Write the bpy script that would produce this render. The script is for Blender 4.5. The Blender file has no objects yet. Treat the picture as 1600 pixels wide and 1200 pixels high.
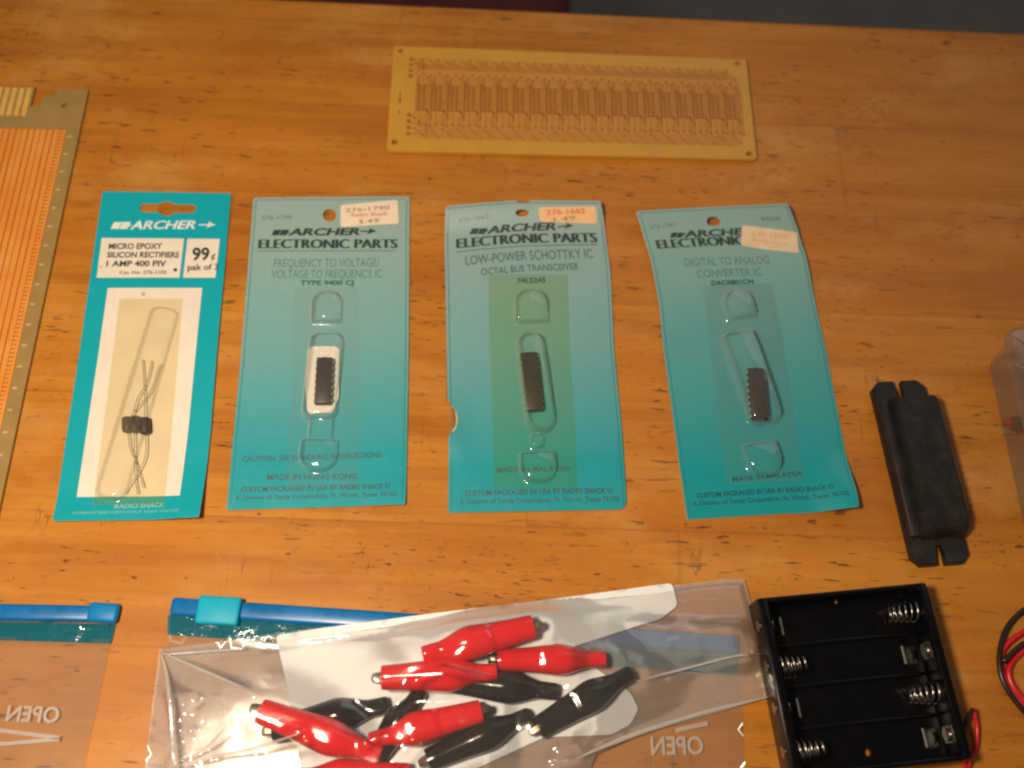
import bpy, bmesh, math, random
import numpy as np
from mathutils import Vector, Matrix, noise
from mathutils.geometry import delaunay_2d_cdt
random.seed(7)
SC = bpy.context.scene
COL = SC.collection
R = math.radians

# ------------------------------------------------------------------ camera, light, exposure
F_PX, PITCH, ROLL, HC = 1600.0, 1.147393, 0.092599, 0.354911      # focal length in photo pixels, camera height over the table (m)
FWD = Vector((0, math.cos(PITCH), -math.sin(PITCH)))
_r = Vector((1, 0, 0)); _u = _r.cross(FWD)
RGT = math.cos(ROLL) * _r + math.sin(ROLL) * _u
UPV = -math.sin(ROLL) * _r + math.cos(ROLL) * _u
CAM = Vector((0, 0, HC))
cd = bpy.data.cameras.new('camera'); cam = bpy.data.objects.new('camera', cd); COL.objects.link(cam)
cam.matrix_world = Matrix.Translation(CAM) @ Matrix((RGT, UPV, -FWD)).transposed().to_4x4()
cd.sensor_width = 36; cd.lens = 36 * F_PX / 1600; cd.clip_start = 0.01; cd.clip_end = 50
cd.dof.use_dof = True; cd.dof.focus_distance = 0.365; cd.dof.aperture_fstop = 6.5
SC.camera = cam

W = bpy.data.worlds.new('World'); SC.world = W; W.use_nodes = True
bg = W.node_tree.nodes['Background']
bg.inputs[0].default_value = (1.0, 0.84, 0.66, 1); bg.inputs[1].default_value = 0.115

def lamp(name, loc, target, size, power, color, shape='DISK', size_y=None):
    l = bpy.data.lights.new(name, 'AREA'); l.shape = shape; l.size = size
    if size_y: l.size_y = size_y
    l.energy = power; l.color = color
    o = bpy.data.objects.new(name, l); COL.objects.link(o); o.location = loc
    o.rotation_euler = (Vector(target) - Vector(loc)).to_track_quat('-Z', 'Y').to_euler()
    return o
lamp('ceiling_lamp', (-0.14, 0.01, 0.42), (-0.09, 0.08, 0), 0.075, 2.8, (1.0, 0.82, 0.60))
lamp('back_soft_light', (0.62, 1.45, 1.25), (0.0, 0.2, 0), 1.3, 2.5, (0.92, 0.95, 1.0), 'RECTANGLE', 0.8)  # unseen soft light, added behind the table for fill and reflections
SC.view_settings.view_transform = 'Standard'; SC.view_settings.look = 'None'
SC.view_settings.exposure = 0.0; SC.view_settings.gamma = 1.0
try:
    SC.cycles.filter_width = 2.2
    SC.cycles.max_bounces = 12; SC.cycles.transparent_max_bounces = 24
    SC.cycles.use_denoising = True
    SC.cycles.caustics_reflective = False; SC.cycles.caustics_refractive = False
except Exception:
    pass

# ------------------------------------------------------------------ photo pixel <-> place
def at(u, v, z=0.0):
    d = FWD * F_PX + RGT * (u - 800) - UPV * (v - 600)
    return CAM + d * ((z - HC) / d.z)
def proj(p):
    d = Vector(p) - CAM; k = d.dot(FWD)
    return (800 + F_PX * d.dot(RGT) / k, 600 - F_PX * d.dot(UPV) / k)
MM = 0.001

# ------------------------------------------------------------------ objects
def tag(o, label=None, cat=None, group=None, kind=None):
    if label: o['label'] = label
    if cat: o['category'] = cat
    if group: o['group'] = group
    if kind: o['kind'] = kind
    return o
def thing(name, label, cat, loc, group=None, rz=0.0):
    o = bpy.data.objects.new(name, None); COL.objects.link(o)
    o.location = loc; o.rotation_euler = (0, 0, rz); o.empty_display_size = 0.01
    return tag(o, label, cat, group)
def obj(name, bm, mats, parent=None, smooth=False, world=False, angle=None):
    """one mesh object; with world=True the bmesh holds world coordinates and is moved into the parent's frame"""
    if world and parent is not None:
        m = Matrix.LocRotScale(parent.location, parent.rotation_euler, None)
        q = parent.parent
        if q is not None: m = Matrix.LocRotScale(q.location, q.rotation_euler, None) @ m
        bmesh.ops.transform(bm, matrix=m.inverted(), verts=bm.verts)
    me = bpy.data.meshes.new(name); bm.to_mesh(me); bm.free()
    for m in (mats if isinstance(mats, (list, tuple)) else [mats]): me.materials.append(m)
    if smooth: me.polygons.foreach_set('use_smooth', [True] * len(me.polygons))
    if angle is not None: me.set_sharp_from_angle(angle=R(angle))
    o = bpy.data.objects.new(name, me); COL.objects.link(o)
    if parent is not None: o.parent = parent
    return o
def copy_tree(o, parent=None):
    c = o.copy(); COL.objects.link(c); c.parent = parent
    for ch in [x for x in bpy.data.objects if x.parent == o]: copy_tree(ch, c)
    return c

# ------------------------------------------------------------------ materials
class G:
    def __init__(s, name):
        s.m = bpy.data.materials.new(name); s.m.use_nodes = True
        s.t = s.m.node_tree; s.b = s.t.nodes['Principled BSDF']; s.out = s.t.nodes['Material Output']
    def n(s, typ, props=None, **ins):
        nd = s.t.nodes.new('ShaderNode' + typ)
        for k, v in (props or {}).items(): setattr(nd, k, v)
        for k, v in ins.items():
            key = int(k[1:]) if k[0] == 'i' and k[1:].isdigit() else k.replace('_', ' ')
            s.set(nd.inputs[key], v)
        return nd
    def set(s, sock, v):
        if hasattr(v, 'is_output') or isinstance(v, bpy.types.NodeSocket): s.t.links.new(v, sock)
        elif isinstance(v, bpy.types.Node): s.t.links.new(v.outputs[0], sock)
        else:
            if isinstance(v, (tuple, list)) and len(v) == 3 and sock.type == 'RGBA': v = (*v, 1)
            sock.default_value = v
    def math(s, op, a, b=None, c=None, clamp=False):
        nd = s.t.nodes.new('ShaderNodeMath'); nd.operation = op; nd.use_clamp = clamp
        for i, v in enumerate((a, b, c)):
            if v is not None: s.set(nd.inputs[i], v)
        return nd.outputs[0]
    def mix(s, fac, a, b, mode='MIX'):
        nd = s.t.nodes.new('ShaderNodeMix'); nd.data_type = 'RGBA'; nd.blend_type = mode
        s.set(nd.inputs[0], fac); s.set(nd.inputs[6], a); s.set(nd.inputs[7], b)
        return nd.outputs[2]
    def ramp(s, fac, stops, interp='LINEAR'):
        nd = s.t.nodes.new('ShaderNodeValToRGB'); e = nd.color_ramp.elements; nd.color_ramp.interpolation = interp
        while len(e) < len(stops): e.new(0.5)
        for k, (p, c) in enumerate(stops):
            e[k].position = p; e[k].color = (*c, 1) if len(c) == 3 else c
        s.set(nd.inputs[0], fac); return nd.outputs[0]
    def range(s, v, a, b, c=0.0, d=1.0):
        nd = s.n('MapRange', i1=a, i2=b, i3=c, i4=d); s.set(nd.inputs[0], v); return nd.outputs[0]
    def coord(s, which='Object', scale=(1, 1, 1)):
        tc = s.n('TexCoord'); mp = s.n('Mapping', Scale=scale); s.t.links.new(tc.outputs[which], mp.inputs[0]); return mp.outputs[0]
    def noise(s, vec, scale=1.0, detail=3.0, rough=0.55, dim='3D'):
        nd = s.n('TexNoise', dict(noise_dimensions=dim), Scale=scale, Detail=detail, Roughness=rough); s.set(nd.inputs['Vector'], vec); return nd.outputs[0]
    def p(s, **k):
        for a, v in k.items(): s.set(s.b.inputs[a.replace('_', ' ')], v)
        return s
    def bump(s, h, strength=0.3, dist=0.0002):
        nd = s.n('Bump', Strength=strength, Distance=dist); s.set(nd.inputs['Height'], h); s.set(s.b.inputs['Normal'], nd.outputs[0]); return nd.outputs[0]

def plain(name, col, rough=0.5, metal=0.0, var=0.12, scale=300, bump=0.0, coat=0.0, spec=0.5):
    g = G(name); v = g.coord('Object', (scale,) * 3); nz = g.noise(v, 1.0, 4)
    g.p(Base_Color=g.mix(g.range(nz, 0.3, 0.7), tuple(c * (1 - var) for c in col), tuple(min(1, c * (1 + var)) for c in col)),
        Roughness=g.range(nz, 0.3, 0.7, rough * 0.88, min(1, rough * 1.12)), Metallic=metal, Coat_Weight=coat, Coat_Roughness=0.15, Specular_IOR_Level=spec)
    if bump: g.bump(g.noise(g.coord('Object', (scale * 4,) * 3), 1, 3), bump, 0.0001)
    return g.m

def wood_material():
    g = G('oiled_wood')
    tc = g.n('TexCoord'); sep = g.n('SeparateXYZ'); g.t.links.new(tc.outputs['Object'], sep.inputs[0])
    x, y, z = sep.outputs
    ws, ln = 0.046, 0.36
    row = g.math('FLOOR', g.math('DIVIDE', g.math('ADD', y, 0.013), ws))
    wr = g.n('TexWhiteNoise', dict(noise_dimensions='1D'), W=row).outputs[0]
    xs = g.math('ADD', g.math('DIVIDE', x, ln), g.math('MULTIPLY', wr, 5.0))
    colm = g.math('FLOOR', xs)
    cv = g.n('CombineXYZ', X=row, Y=colm)
    rnd = g.n('TexWhiteNoise', dict(noise_dimensions='2D'), Vector=cv.outputs[0])
    rv = rnd.outputs[0]
    def gv(sx, sy, off=10.0):
        c = g.n('CombineXYZ', X=g.math('ADD', g.math('MULTIPLY', x, sx), g.math('MULTIPLY', rv, off)), Y=g.math('MULTIPLY', y, sy), Z=g.math('MULTIPLY', rv, 37.0))
        return c.outputs[0]
    def pv(sx, sy, o=0.0):
        return g.n('CombineXYZ', X=g.math('MULTIPLY', x, sx), Y=g.math('MULTIPLY', y, sy), Z=o).outputs[0]
    warp = g.noise(gv(6, 30), 1, 3)
    fine = g.noise(gv(22, 420), 1, 5, 0.6)
    mid = g.noise(gv(7, 90), 1, 5, 0.6)
    blotch = g.noise(pv(8, 34), 1, 5, 0.6)
    base = g.ramp(rv, [(0, (0.38, 0.138, 0.013)), (0.35, (0.425, 0.163, 0.017)), (0.7, (0.46, 0.186, 0.021)), (1, (0.40, 0.145, 0.014))])
    c = g.mix(g.range(mid, 0.42, 0.68, 0, 0.75), base, (0.27, 0.080, 0.008))
    c = g.mix(g.range(fine, 0.5, 0.75, 0, 0.5), c, (0.31, 0.088, 0.009))
    c = g.mix(g.range(fine, 0.28, 0.45, 0.22, 0), c, (0.60, 0.27, 0.042))
    c = g.mix(g.range(blotch, 0.5, 0.75, 0, 0.5), c, (0.60, 0.265, 0.040))
    c = g.mix(g.range(blotch, 0.47, 0.28, 0, 0.55), c, (0.28, 0.078, 0.008))
    big = g.noise(pv(5, 7, 5.5), 1, 3, 0.5)
    c = g.mix(g.range(big, 0.42, 0.62, 0, 0.35), c, (0.50, 0.175, 0.020))
    # dark pores and flecks lying along the grain, in patches
    fl = g.noise(pv(95, 520, 3.1), 1, 2, 0.5); patch = g.noise(pv(10, 17, 9.3), 1, 3, 0.6)
    fm = g.math('MULTIPLY', g.range(fl, 0.635, 0.70), g.range(patch, 0.42, 0.58))
    c = g.mix(g.math('MULTIPLY', fm, 0.85), c, (0.060, 0.022, 0.008))
    fl2 = g.noise(pv(150, 330, 8.1), 1, 2, 0.5)
    c = g.mix(g.math('MULTIPLY', g.range(fl2, 0.71, 0.755), 0.75), c, (0.06, 0.025, 0.010))
    # knocks and ink spots
    vo = g.n('TexVoronoi', dict(feature='F1'), Scale=1.0, Randomness=1.0); g.set(vo.inputs['Vector'], g.n('Vector' + 'Math', dict(operation='ADD'), i0=pv(30, 44), i1=g.n('TexNoise', Scale=160.0, Detail=2.0, Vector=tc.outputs['Object']).outputs[1]).outputs[0])
    sp = g.n('SeparateColor'); g.set(sp.inputs[0], vo.outputs['Color'])
    spot = g.math('MULTIPLY', g.range(vo.outputs['Distance'], 0.10, 0.06), g.math('GREATER_THAN', sp.outputs[0], 0.80))
    sheened = g.noise(pv(13, 26, 12.0), 1, 6, 0.65)  # pale varnish sheen painted into the wood colour in patches
    c = g.mix(g.range(sheened, 0.52, 0.70, 0, 0.55), c, (0.57, 0.29, 0.080))
    pit_ = g.noise(pv(230, 760, 2.7), 1, 2, 0.6); pm = g.math('MULTIPLY', g.range(pit_, 0.62, 0.70), g.range(g.noise(pv(7, 20, 21.0), 1, 4, 0.6), 0.46, 0.62))
    c = g.mix(g.math('MULTIPLY', pm, 0.8), c, (0.085, 0.028, 0.008))
    # thin scratches running across the grain
    sc1 = g.noise(pv(240, 5, 4.0), 1, 1, 0.4); scm = g.noise(pv(14, 12, 2.0), 1, 2)
    scr = g.math('MULTIPLY', g.range(g.math('ABSOLUTE', g.math('SUBTRACT', sc1, 0.62)), 0.008, 0.0), g.range(scm, 0.56, 0.64))
    c = g.mix(g.math('MULTIPLY', scr, 0.6), c, (0.16, 0.055, 0.012))
    # fine dark scratches along and slightly across the grain
    for ax, ay, az, th in ((12, 330, 31.0, 0.60), (60, 210, 44.0, 0.63), (150, 26, 52.0, 0.66)):
        s2 = g.noise(pv(ax, ay, az), 1, 2, 0.5); sm2 = g.noise(pv(22, 30, az + 3), 1, 3, 0.6)
        k2_ = g.math('MULTIPLY', g.range(g.math('ABSOLUTE', g.math('SUBTRACT', s2, th)), 0.012, 0.0), g.range(sm2, 0.55, 0.62))
        c = g.mix(g.math('MULTIPLY', k2_, 0.6), c, (0.10, 0.034, 0.009))
    # seams between staves
    fy = g.math('FRACT', g.math('DIVIDE', g.math('ADD', y, 0.013), ws)); fx = g.math('FRACT', xs)
    seam = g.math('MAXIMUM', g.range(g.math('ABSOLUTE', g.math('SUBTRACT', fy, 0.5)), 0.485, 0.5), g.range(g.math('ABSOLUTE', g.math('SUBTRACT', fx, 0.5)), 0.4975, 0.5))
    c = g.mix(g.math('MULTIPLY', seam, 0.24), c, (0.12, 0.042, 0.010))
    ro = g.range(g.noise(pv(60, 90, 6.6), 1, 4), 0.3, 0.7, 0.36, 0.52)
    g.p(Base_Color=c, Roughness=ro, Specular_IOR_Level=0.33)
    hgt = g.math('SUBTRACT', g.math('MULTIPLY', fine, 0.5), g.math('ADD', fm, g.math('MULTIPLY', seam, 0.8)))
    g.bump(hgt, 0.25, 0.00012)
    return g.m

def film_material(name, tint=(0.97, 0.97, 0.96), haze=0.10, rough=0.06, bump=0.0, bscale=120, haze_col=(0.75, 0.73, 0.72), refl=1.0, cap=0.32, off=0.0, edge=0.0):
    """thin clear plastic film: see-through with surface reflection and a little milky scatter"""
    g = G(name); t = g.t; t.nodes.remove(g.b)
    tr = g.n('BsdfTransparent', Color=tint); df = g.n('BsdfDiffuse', Color=haze_col); tl = g.n('BsdfTranslucent', Color=haze_col)
    gl = g.n('BsdfGlossy', Roughness=rough, Color=(1, 1, 1))
    milk = g.n('MixShader', i0=0.35, i1=df.outputs[0], i2=tl.outputs[0])
    lw_ = g.n('LayerWeight', Blend=0.5)
    hz = g.math('ADD', haze, g.math('MULTIPLY', g.math('POWER', lw_.outputs['Facing'], 2.5), edge), clamp=True)
    body = g.n('MixShader', i0=hz, i1=tr.outputs[0], i2=milk.outputs[0])
    fr = g.n('Fresnel', IOR=1.5)
    fac = g.math('MINIMUM', g.math('MAXIMUM', g.math('MULTIPLY', g.math('SUBTRACT', fr.outputs[0], off), 1.5 * refl), 0.0), cap)
    sh = g.n('MixShader', i0=fac, i1=body.outputs[0], i2=gl.outputs[0])
    if bump:
        h = g.noise(g.coord('Object', (bscale,) * 3), 1, 3, 0.6)
        b = g.n('Bump', Strength=bump, Distance=0.0006); g.set(b.inputs['Height'], h)
        for nd in (gl, fr): g.set(nd.inputs['Normal'], b.outputs[0])
    g.t.links.new(sh.outputs[0], g.out.inputs[0])
    return g.m

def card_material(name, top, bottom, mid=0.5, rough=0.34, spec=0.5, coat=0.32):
    """printed card: front colour that changes from the top of the card to its bottom (UV = the flat card), light wear"""
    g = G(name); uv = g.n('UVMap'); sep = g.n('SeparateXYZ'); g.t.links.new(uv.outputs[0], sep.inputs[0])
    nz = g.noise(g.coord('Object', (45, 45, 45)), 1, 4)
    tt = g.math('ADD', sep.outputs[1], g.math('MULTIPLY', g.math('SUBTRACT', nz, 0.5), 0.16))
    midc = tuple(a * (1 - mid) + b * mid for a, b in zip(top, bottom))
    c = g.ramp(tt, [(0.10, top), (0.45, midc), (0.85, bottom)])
    grain = g.noise(g.coord('Object', (1500, 1500, 1500)), 1, 2)
    c = g.mix(g.range(grain, 0.35, 0.65, 0.0, 0.16), c, tuple(x * 0.72 for x in bottom))
    wear = g.noise(g.coord('Object', (160, 160, 160)), 1, 5, 0.7)
    c = g.mix(g.range(wear, 0.68, 0.80, 0, 0.35), c, (0.45, 0.50, 0.48))
    g.p(Base_Color=c, Roughness=g.range(nz, 0.3, 0.7, rough * 0.85, rough * 1.2), Specular_IOR_Level=spec, Coat_Weight=coat, Coat_Roughness=0.24)
    g.bump(g.noise(g.coord('Object', (70, 70, 70)), 1, 3), 0.22, 0.0012)
    return g.m

M = {}
M['wood'] = wood_material()
M['teal'] = card_material('teal_ink', (0.004, 0.330, 0.43), (0.004, 0.315, 0.385), rough=0.45, spec=0.2, coat=0.10)
M['fade_a'] = card_material('grey_to_teal_front', (0.285, 0.395, 0.375), (0.008, 0.290, 0.345), 0.40)  # front colour goes greyer towards the top of the card
M['fade_b'] = card_material('grey_to_teal_front', (0.275, 0.380, 0.375), (0.010, 0.280, 0.335), 0.40)
M['fade_c'] = card_material('grey_to_teal_front', (0.240, 0.375, 0.360), (0.003, 0.265, 0.300), 0.62)
M['edge'] = plain('card_edge', (0.50, 0.47, 0.36), 0.8)
M['ink'] = plain('black_ink', (0.026, 0.040, 0.042), 0.5)
M['ink_grey'] = plain('dark_green_ink', (0.035, 0.105, 0.115), 0.5)
M['ink_soft'] = plain('soft_grey_ink', (0.095, 0.185, 0.180), 0.5)
M['ink_teal'] = plain('teal_line_ink', (0.015, 0.17, 0.20), 0.45)
M['ink_blue'] = plain('deep_teal_ink', (0.006, 0.075, 0.10), 0.5)
M['white_ink'] = plain('white_ink', (0.66, 0.71, 0.68), 0.45)
M['pale_ink'] = plain('pale_ink', (0.24, 0.46, 0.45), 0.45)
M['panel'] = plain('white_panel', (0.70, 0.62, 0.54), 0.42, var=0.05, scale=90)
M['sticker'] = plain('paper_sticker', (0.72, 0.60, 0.47), 0.6, var=0.05)
M['sticker_orange'] = plain('orange_sticker', (0.70, 0.42, 0.20), 0.6, var=0.06)
M['sticker_pink'] = plain('faded_sticker', (0.66, 0.50, 0.34), 0.6, var=0.06)
M['ink_red'] = plain('red_ink', (0.62, 0.13, 0.07), 0.5)
M['ink_pink'] = plain('faded_red_ink', (0.66, 0.33, 0.20), 0.5)
M['ink_brown'] = plain('brown_ink', (0.20, 0.13, 0.085), 0.5)
M['blister'] = film_material('clear_blister', (1, 1, 1), 0.03, 0.05, 0.08, 200, (0.88, 0.93, 0.90), 1.0, 0.35, 0.006, 0.75)
M['blister_green'] = film_material('yellowed_blister', (0.95, 0.975, 0.84), 0.03, 0.05, 0.08, 200, (0.75, 0.86, 0.62), 1.0, 0.35, 0.006, 0.7)
M['blister_yellow'] = film_material('amber_blister', (0.992, 0.955, 0.82), 0.08, 0.12, 0.3, 240, (0.82, 0.70, 0.44), 1.0, 0.25, 0.0, 0.5)
M['chip'] = plain('chip_epoxy', (0.030, 0.022, 0.021), 0.42, bump=0.15, scale=600)
M['chip_mark'] = plain('chip_marking', (0.16, 0.15, 0.14), 0.6)
M['tin'] = plain('tinned_metal', (0.62, 0.60, 0.55), 0.30, 1.0)
M['pin'] = plain('dull_pin', (0.44, 0.42, 0.38), 0.45, 0.35)
M['spring'] = plain('spring_steel', (0.40, 0.38, 0.34), 0.26, 1.0)
M['foam'] = plain('white_foam', (0.68, 0.64, 0.55), 0.75, var=0.10, scale=700, bump=0.5)
M['diode'] = plain('diode_epoxy', (0.050, 0.036, 0.030), 0.5, bump=0.2, scale=900)
M['lead'] = plain('oxidised_lead', (0.40, 0.36, 0.26), 0.45, 0.6)
M['fibre'] = plain('glass_fibre', (0.49, 0.255, 0.032), 0.42, var=0.05, scale=120)
M['fibre_veil'] = plain('copper_under_fibre', (0.47, 0.210, 0.036), 0.45, var=0.05, scale=200)
M['fibre_line'] = plain('trace_under_fibre', (0.385, 0.158, 0.024), 0.45, var=0.08, scale=300)
M['fibre_pad'] = plain('pad_under_fibre', (0.30, 0.110, 0.013), 0.45, var=0.08, scale=300)
M['hole'] = plain('drilled_hole', (0.10, 0.045, 0.010), 0.7)
M['phenolic'] = plain('board_laminate', (0.285, 0.180, 0.058), 0.45, var=0.07, scale=150)
g = G('copper'); nz = g.noise(g.coord('Object', (60, 60, 60)), 1, 4)
g.p(Base_Color=g.mix(g.range(nz, 0.35, 0.7), (0.93, 0.31, 0.045), (1.0, 0.43, 0.085)), Metallic=0.40, Roughness=0.34); M['copper'] = g.m
M['copper_dot'] = plain('copper_pinhole', (0.56, 0.20, 0.045), 0.55)
M['copper_dark'] = plain('copper_hole', (0.34, 0.095, 0.016), 0.6)
M['gold'] = plain('gold_finger', (0.80, 0.46, 0.115), 0.40, 0.3)
M['white_mark'] = plain('copper_mark', (0.50, 0.31, 0.16), 0.5)
M['black_plastic'] = plain('black_plastic', (0.012, 0.012, 0.014), 0.38, var=0.2, bump=0.12, scale=500)
M['black_gloss'] = plain('glossy_black_plastic', (0.0022, 0.0022, 0.0030), 0.24, var=0.2, bump=0.06, scale=300, spec=0.22)
g = G('worn_black_plastic'); nz = g.noise(g.coord('Object', (130, 130, 130)), 1, 5, 0.65)
g.p(Base_Color=g.mix(g.range(nz, 0.45, 0.75), (0.007, 0.006, 0.007), (0.021, 0.016, 0.015)), Roughness=g.range(nz, 0.3, 0.7, 0.42, 0.62)); g.bump(nz, 0.3, 0.0006); M['reed'] = g.m
M['red_vinyl'] = plain('red_vinyl', (0.66, 0.004, 0.010), 0.10, var=0.05, bump=0.05, scale=120)
M['black_vinyl'] = plain('black_vinyl', (0.007, 0.0075, 0.009), 0.11, var=0.2, bump=0.05, scale=120)
M['dark_inside'] = plain('dark_inside', (0.006, 0.005, 0.005), 0.8)
M['jaw'] = plain('jaw_steel', (0.36, 0.31, 0.22), 0.33, 1.0)
M['red_wire'] = plain('red_wire', (0.50, 0.010, 0.018), 0.34)
M['black_wire'] = plain('black_wire', (0.016, 0.011, 0.009), 0.36)
M['zip_blue'] = plain('blue_zip', (0.001, 0.125, 0.37), 0.30, var=0.15, scale=150, spec=0.4)
M['zip_mid'] = plain('blue_end_stop', (0.002, 0.17, 0.45), 0.4, var=0.05, spec=0.25)
M['zip_cyan'] = plain('cyan_slider', (0.003, 0.33, 0.50), 0.45, var=0.05, bump=0.25, scale=500, spec=0.2)
M['zip_teal'] = film_material('tinted_zip_film', (0.20, 0.60, 0.75), 0.48, 0.12, 0.5, 260, (0.005, 0.25, 0.40))
M['film'] = film_material('bag_film', (0.99, 0.99, 0.99), 0.03, 0.12, 0.35, 90, (0.85, 0.83, 0.82), 1.3, 0.5)
M['fold'] = film_material('folded_film', (0.98, 0.98, 0.98), 0.40, 0.16, 0.1, 60, (0.95, 0.93, 0.90), 1.6, 0.25)  # for tubes added along the creases, whitened to carry their bright highlight lines
M['film_back'] = film_material('back_bag_film', (0.985, 0.98, 0.975), 0.28, 0.14, 0.15, 60, (0.92, 0.89, 0.87))
M['film_flat'] = film_material('flat_bag_film', (0.985, 0.98, 0.975), 0.055, 0.14, 0.15, 60, (0.72, 0.66, 0.60))
M['white_print'] = plain('white_bag_print', (0.72, 0.735, 0.76), 0.5, var=0.03, scale=60)
M['film_print'] = film_material('white_film_print', (0.8, 0.8, 0.8), 0.55, 0.3, 0, 1, (0.72, 0.68, 0.64))
M['clear_box'] = film_material('clear_rigid_plastic', (0.90, 0.88, 0.86), 0.10, 0.08, 0.1, 60, (0.55, 0.50, 0.47))
M['floor'] = plain('grey_floor', (0.17, 0.165, 0.165), 0.8, var=0.12, scale=20)
M['maroon'] = plain('maroon_cloth', (0.060, 0.006, 0.008), 0.8, var=0.15, scale=200)

# ------------------------------------------------------------------ mesh helpers
def inside(p, poly):
    x, y = p; r = False; n = len(poly); j = n - 1
    for i in range(n):
        xi, yi = poly[i]; xj, yj = poly[j]
        if (yi > y) != (yj > y) and x < (xj - xi) * (y - yi) / (yj - yi) + xi: r = not r
        j = i
    return r
def densify(poly, step):
    out = []
    for i, a in enumerate(poly):
        b = poly[(i + 1) % len(poly)]; n = max(1, int(math.dist(a, b) / step))
        out += [(a[0] + (b[0] - a[0]) * k / n, a[1] + (b[1] - a[1]) * k / n) for k in range(n)]
    return out
def sheet2d(outline, holes=(), step=3.0):
    """triangulate a flat outline with holes on a fine grid: verts, tris (counter-clockwise), boundary loops"""
    loops = [densify(outline, step)] + [densify(h, step) for h in holes]
    vs, es = [], []
    for L in loops:
        b = len(vs); vs += L; es += [(b + i, b + (i + 1) % len(L)) for i in range(len(L))]
    xs = [p[0] for p in loops[0]]; ys = [p[1] for p in loops[0]]
    arr = np.array(vs); y = min(ys) + step / 2; row = 0
    while y < max(ys):
        x = min(xs) + step / 2 + (step / 2 if row % 2 else 0)
        while x < max(xs):
            if inside((x, y), loops[0]) and not any(inside((x, y), h) for h in loops[1:]) and np.min(np.hypot(arr[:, 0] - x, arr[:, 1] - y)) > step * 0.45:
                vs.append((x, y))
            x += step
        y += step * 0.866; row += 1
    ov, oe, of, *_ = delaunay_2d_cdt([Vector(v) for v in vs], es, [], 0, 1e-7)
    tris = []
    for f in of:
        f = list(f); cx = sum(ov[i][0] for i in f) / 3; cy = sum(ov[i][1] for i in f) / 3
        if not inside((cx, cy), loops[0]) or any(inside((cx, cy), h) for h in loops[1:]): continue
        a, b, c = (ov[i] for i in f)
        if (b[0] - a[0]) * (c[1] - a[1]) - (b[1] - a[1]) * (c[0] - a[0]) < 0: f.reverse()
        tris.append(f)
    return [tuple(v) for v in ov], tris
def sheet_bm(outline, holes, step, fn, thick=None, uvfn=None, side_mat=1):
    """fn(x, y) -> point; a sheet of one face layer, or of two layers and a rim when thick is given"""
    v2, tris = sheet2d(outline, holes, step)
    bm = bmesh.new(); top = [bm.verts.new(fn(*v)) for v in v2]
    uvl = bm.loops.layers.uv.new('UVMap') if uvfn else None
    def face(vv, idx, mi):
        try: f = bm.faces.new(vv)
        except ValueError: return
        f.material_index = mi
        if uvl:
            for lp, i in zip(f.loops, idx): lp[uvl].uv = uvfn(*v2[i])
    for t in tris: face([top[i] for i in t], t, 0)
    if thick:
        bot = [bm.verts.new(p.co - Vector((0, 0, thick))) for p in top]
        cnt = {}
        for t in tris:
            for a, b in ((t[0], t[1]), (t[1], t[2]), (t[2], t[0])): cnt[(a, b)] = 1
        for t in tris: face([bot[i] for i in reversed(t)], list(reversed(t)), side_mat)
        for (a, b) in cnt:
            if (b, a) not in cnt: face([top[b], top[a], bot[a], bot[b]], [b, a, a, b], side_mat)
    for v in [v for v in bm.verts if not v.link_faces]: bm.verts.remove(v)
    return bm
def add_box(bm, c, s, rot=None, bevel=0.0, seg=2, mi=0):
    m = Matrix.Translation(c) @ (rot.to_4x4() if rot else Matrix()) @ Matrix.Diagonal((*s, 1))
    r = bmesh.ops.create_cube(bm, size=1, matrix=m); vs = r['verts']; fs = {f for v in vs for f in v.link_faces}
    for f in fs: f.material_index = mi
    if bevel: bmesh.ops.bevel(bm, geom=list({e for v in vs for e in v.link_edges}), offset=bevel, segments=seg, profile=0.5, affect='EDGES')
def add_tube(bm, pts, rad, n=10, mi=0, cap=True):
    pts = [Vector(p) for p in pts]; rings = []
    rr = rad if isinstance(rad, (list, tuple)) else [rad] * len(pts)
    nrm = None
    for i, p in enumerate(pts):
        t = (pts[min(i + 1, len(pts) - 1)] - pts[max(i - 1, 0)]).normalized()
        if nrm is None: nrm = t.orthogonal().normalized()
        nrm = (nrm - t * nrm.dot(t)).normalized(); b = t.cross(nrm)
        rings.append([bm.verts.new(p + (nrm * math.cos(a) + b * math.sin(a)) * rr[i]) for a in [2 * math.pi * k / n for k in range(n)]])
    for A, B in zip(rings, rings[1:]):
        for k in range(n):
            f = bm.faces.new([A[k], A[(k + 1) % n], B[(k + 1) % n], B[k]]); f.material_index = mi
    if cap:
        bm.faces.new(list(reversed(rings[0]))).material_index = mi; bm.faces.new(rings[-1]).material_index = mi
def spline(pts, n=8):
    pts = [Vector(p) for p in pts]; P = [2 * pts[0] - pts[1]] + pts + [2 * pts[-1] - pts[-2]]; out = []
    for i in range(1, len(P) - 2):
        for k in range(n):
            t = k / n
            out.append(0.5 * ((2 * P[i]) + (P[i + 1] - P[i - 1]) * t + (2 * P[i - 1] - 5 * P[i] + 4 * P[i + 1] - P[i + 2]) * t * t + (3 * P[i] - P[i - 1] - 3 * P[i + 1] + P[i + 2]) * t ** 3))
    return out + [pts[-1]]
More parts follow.
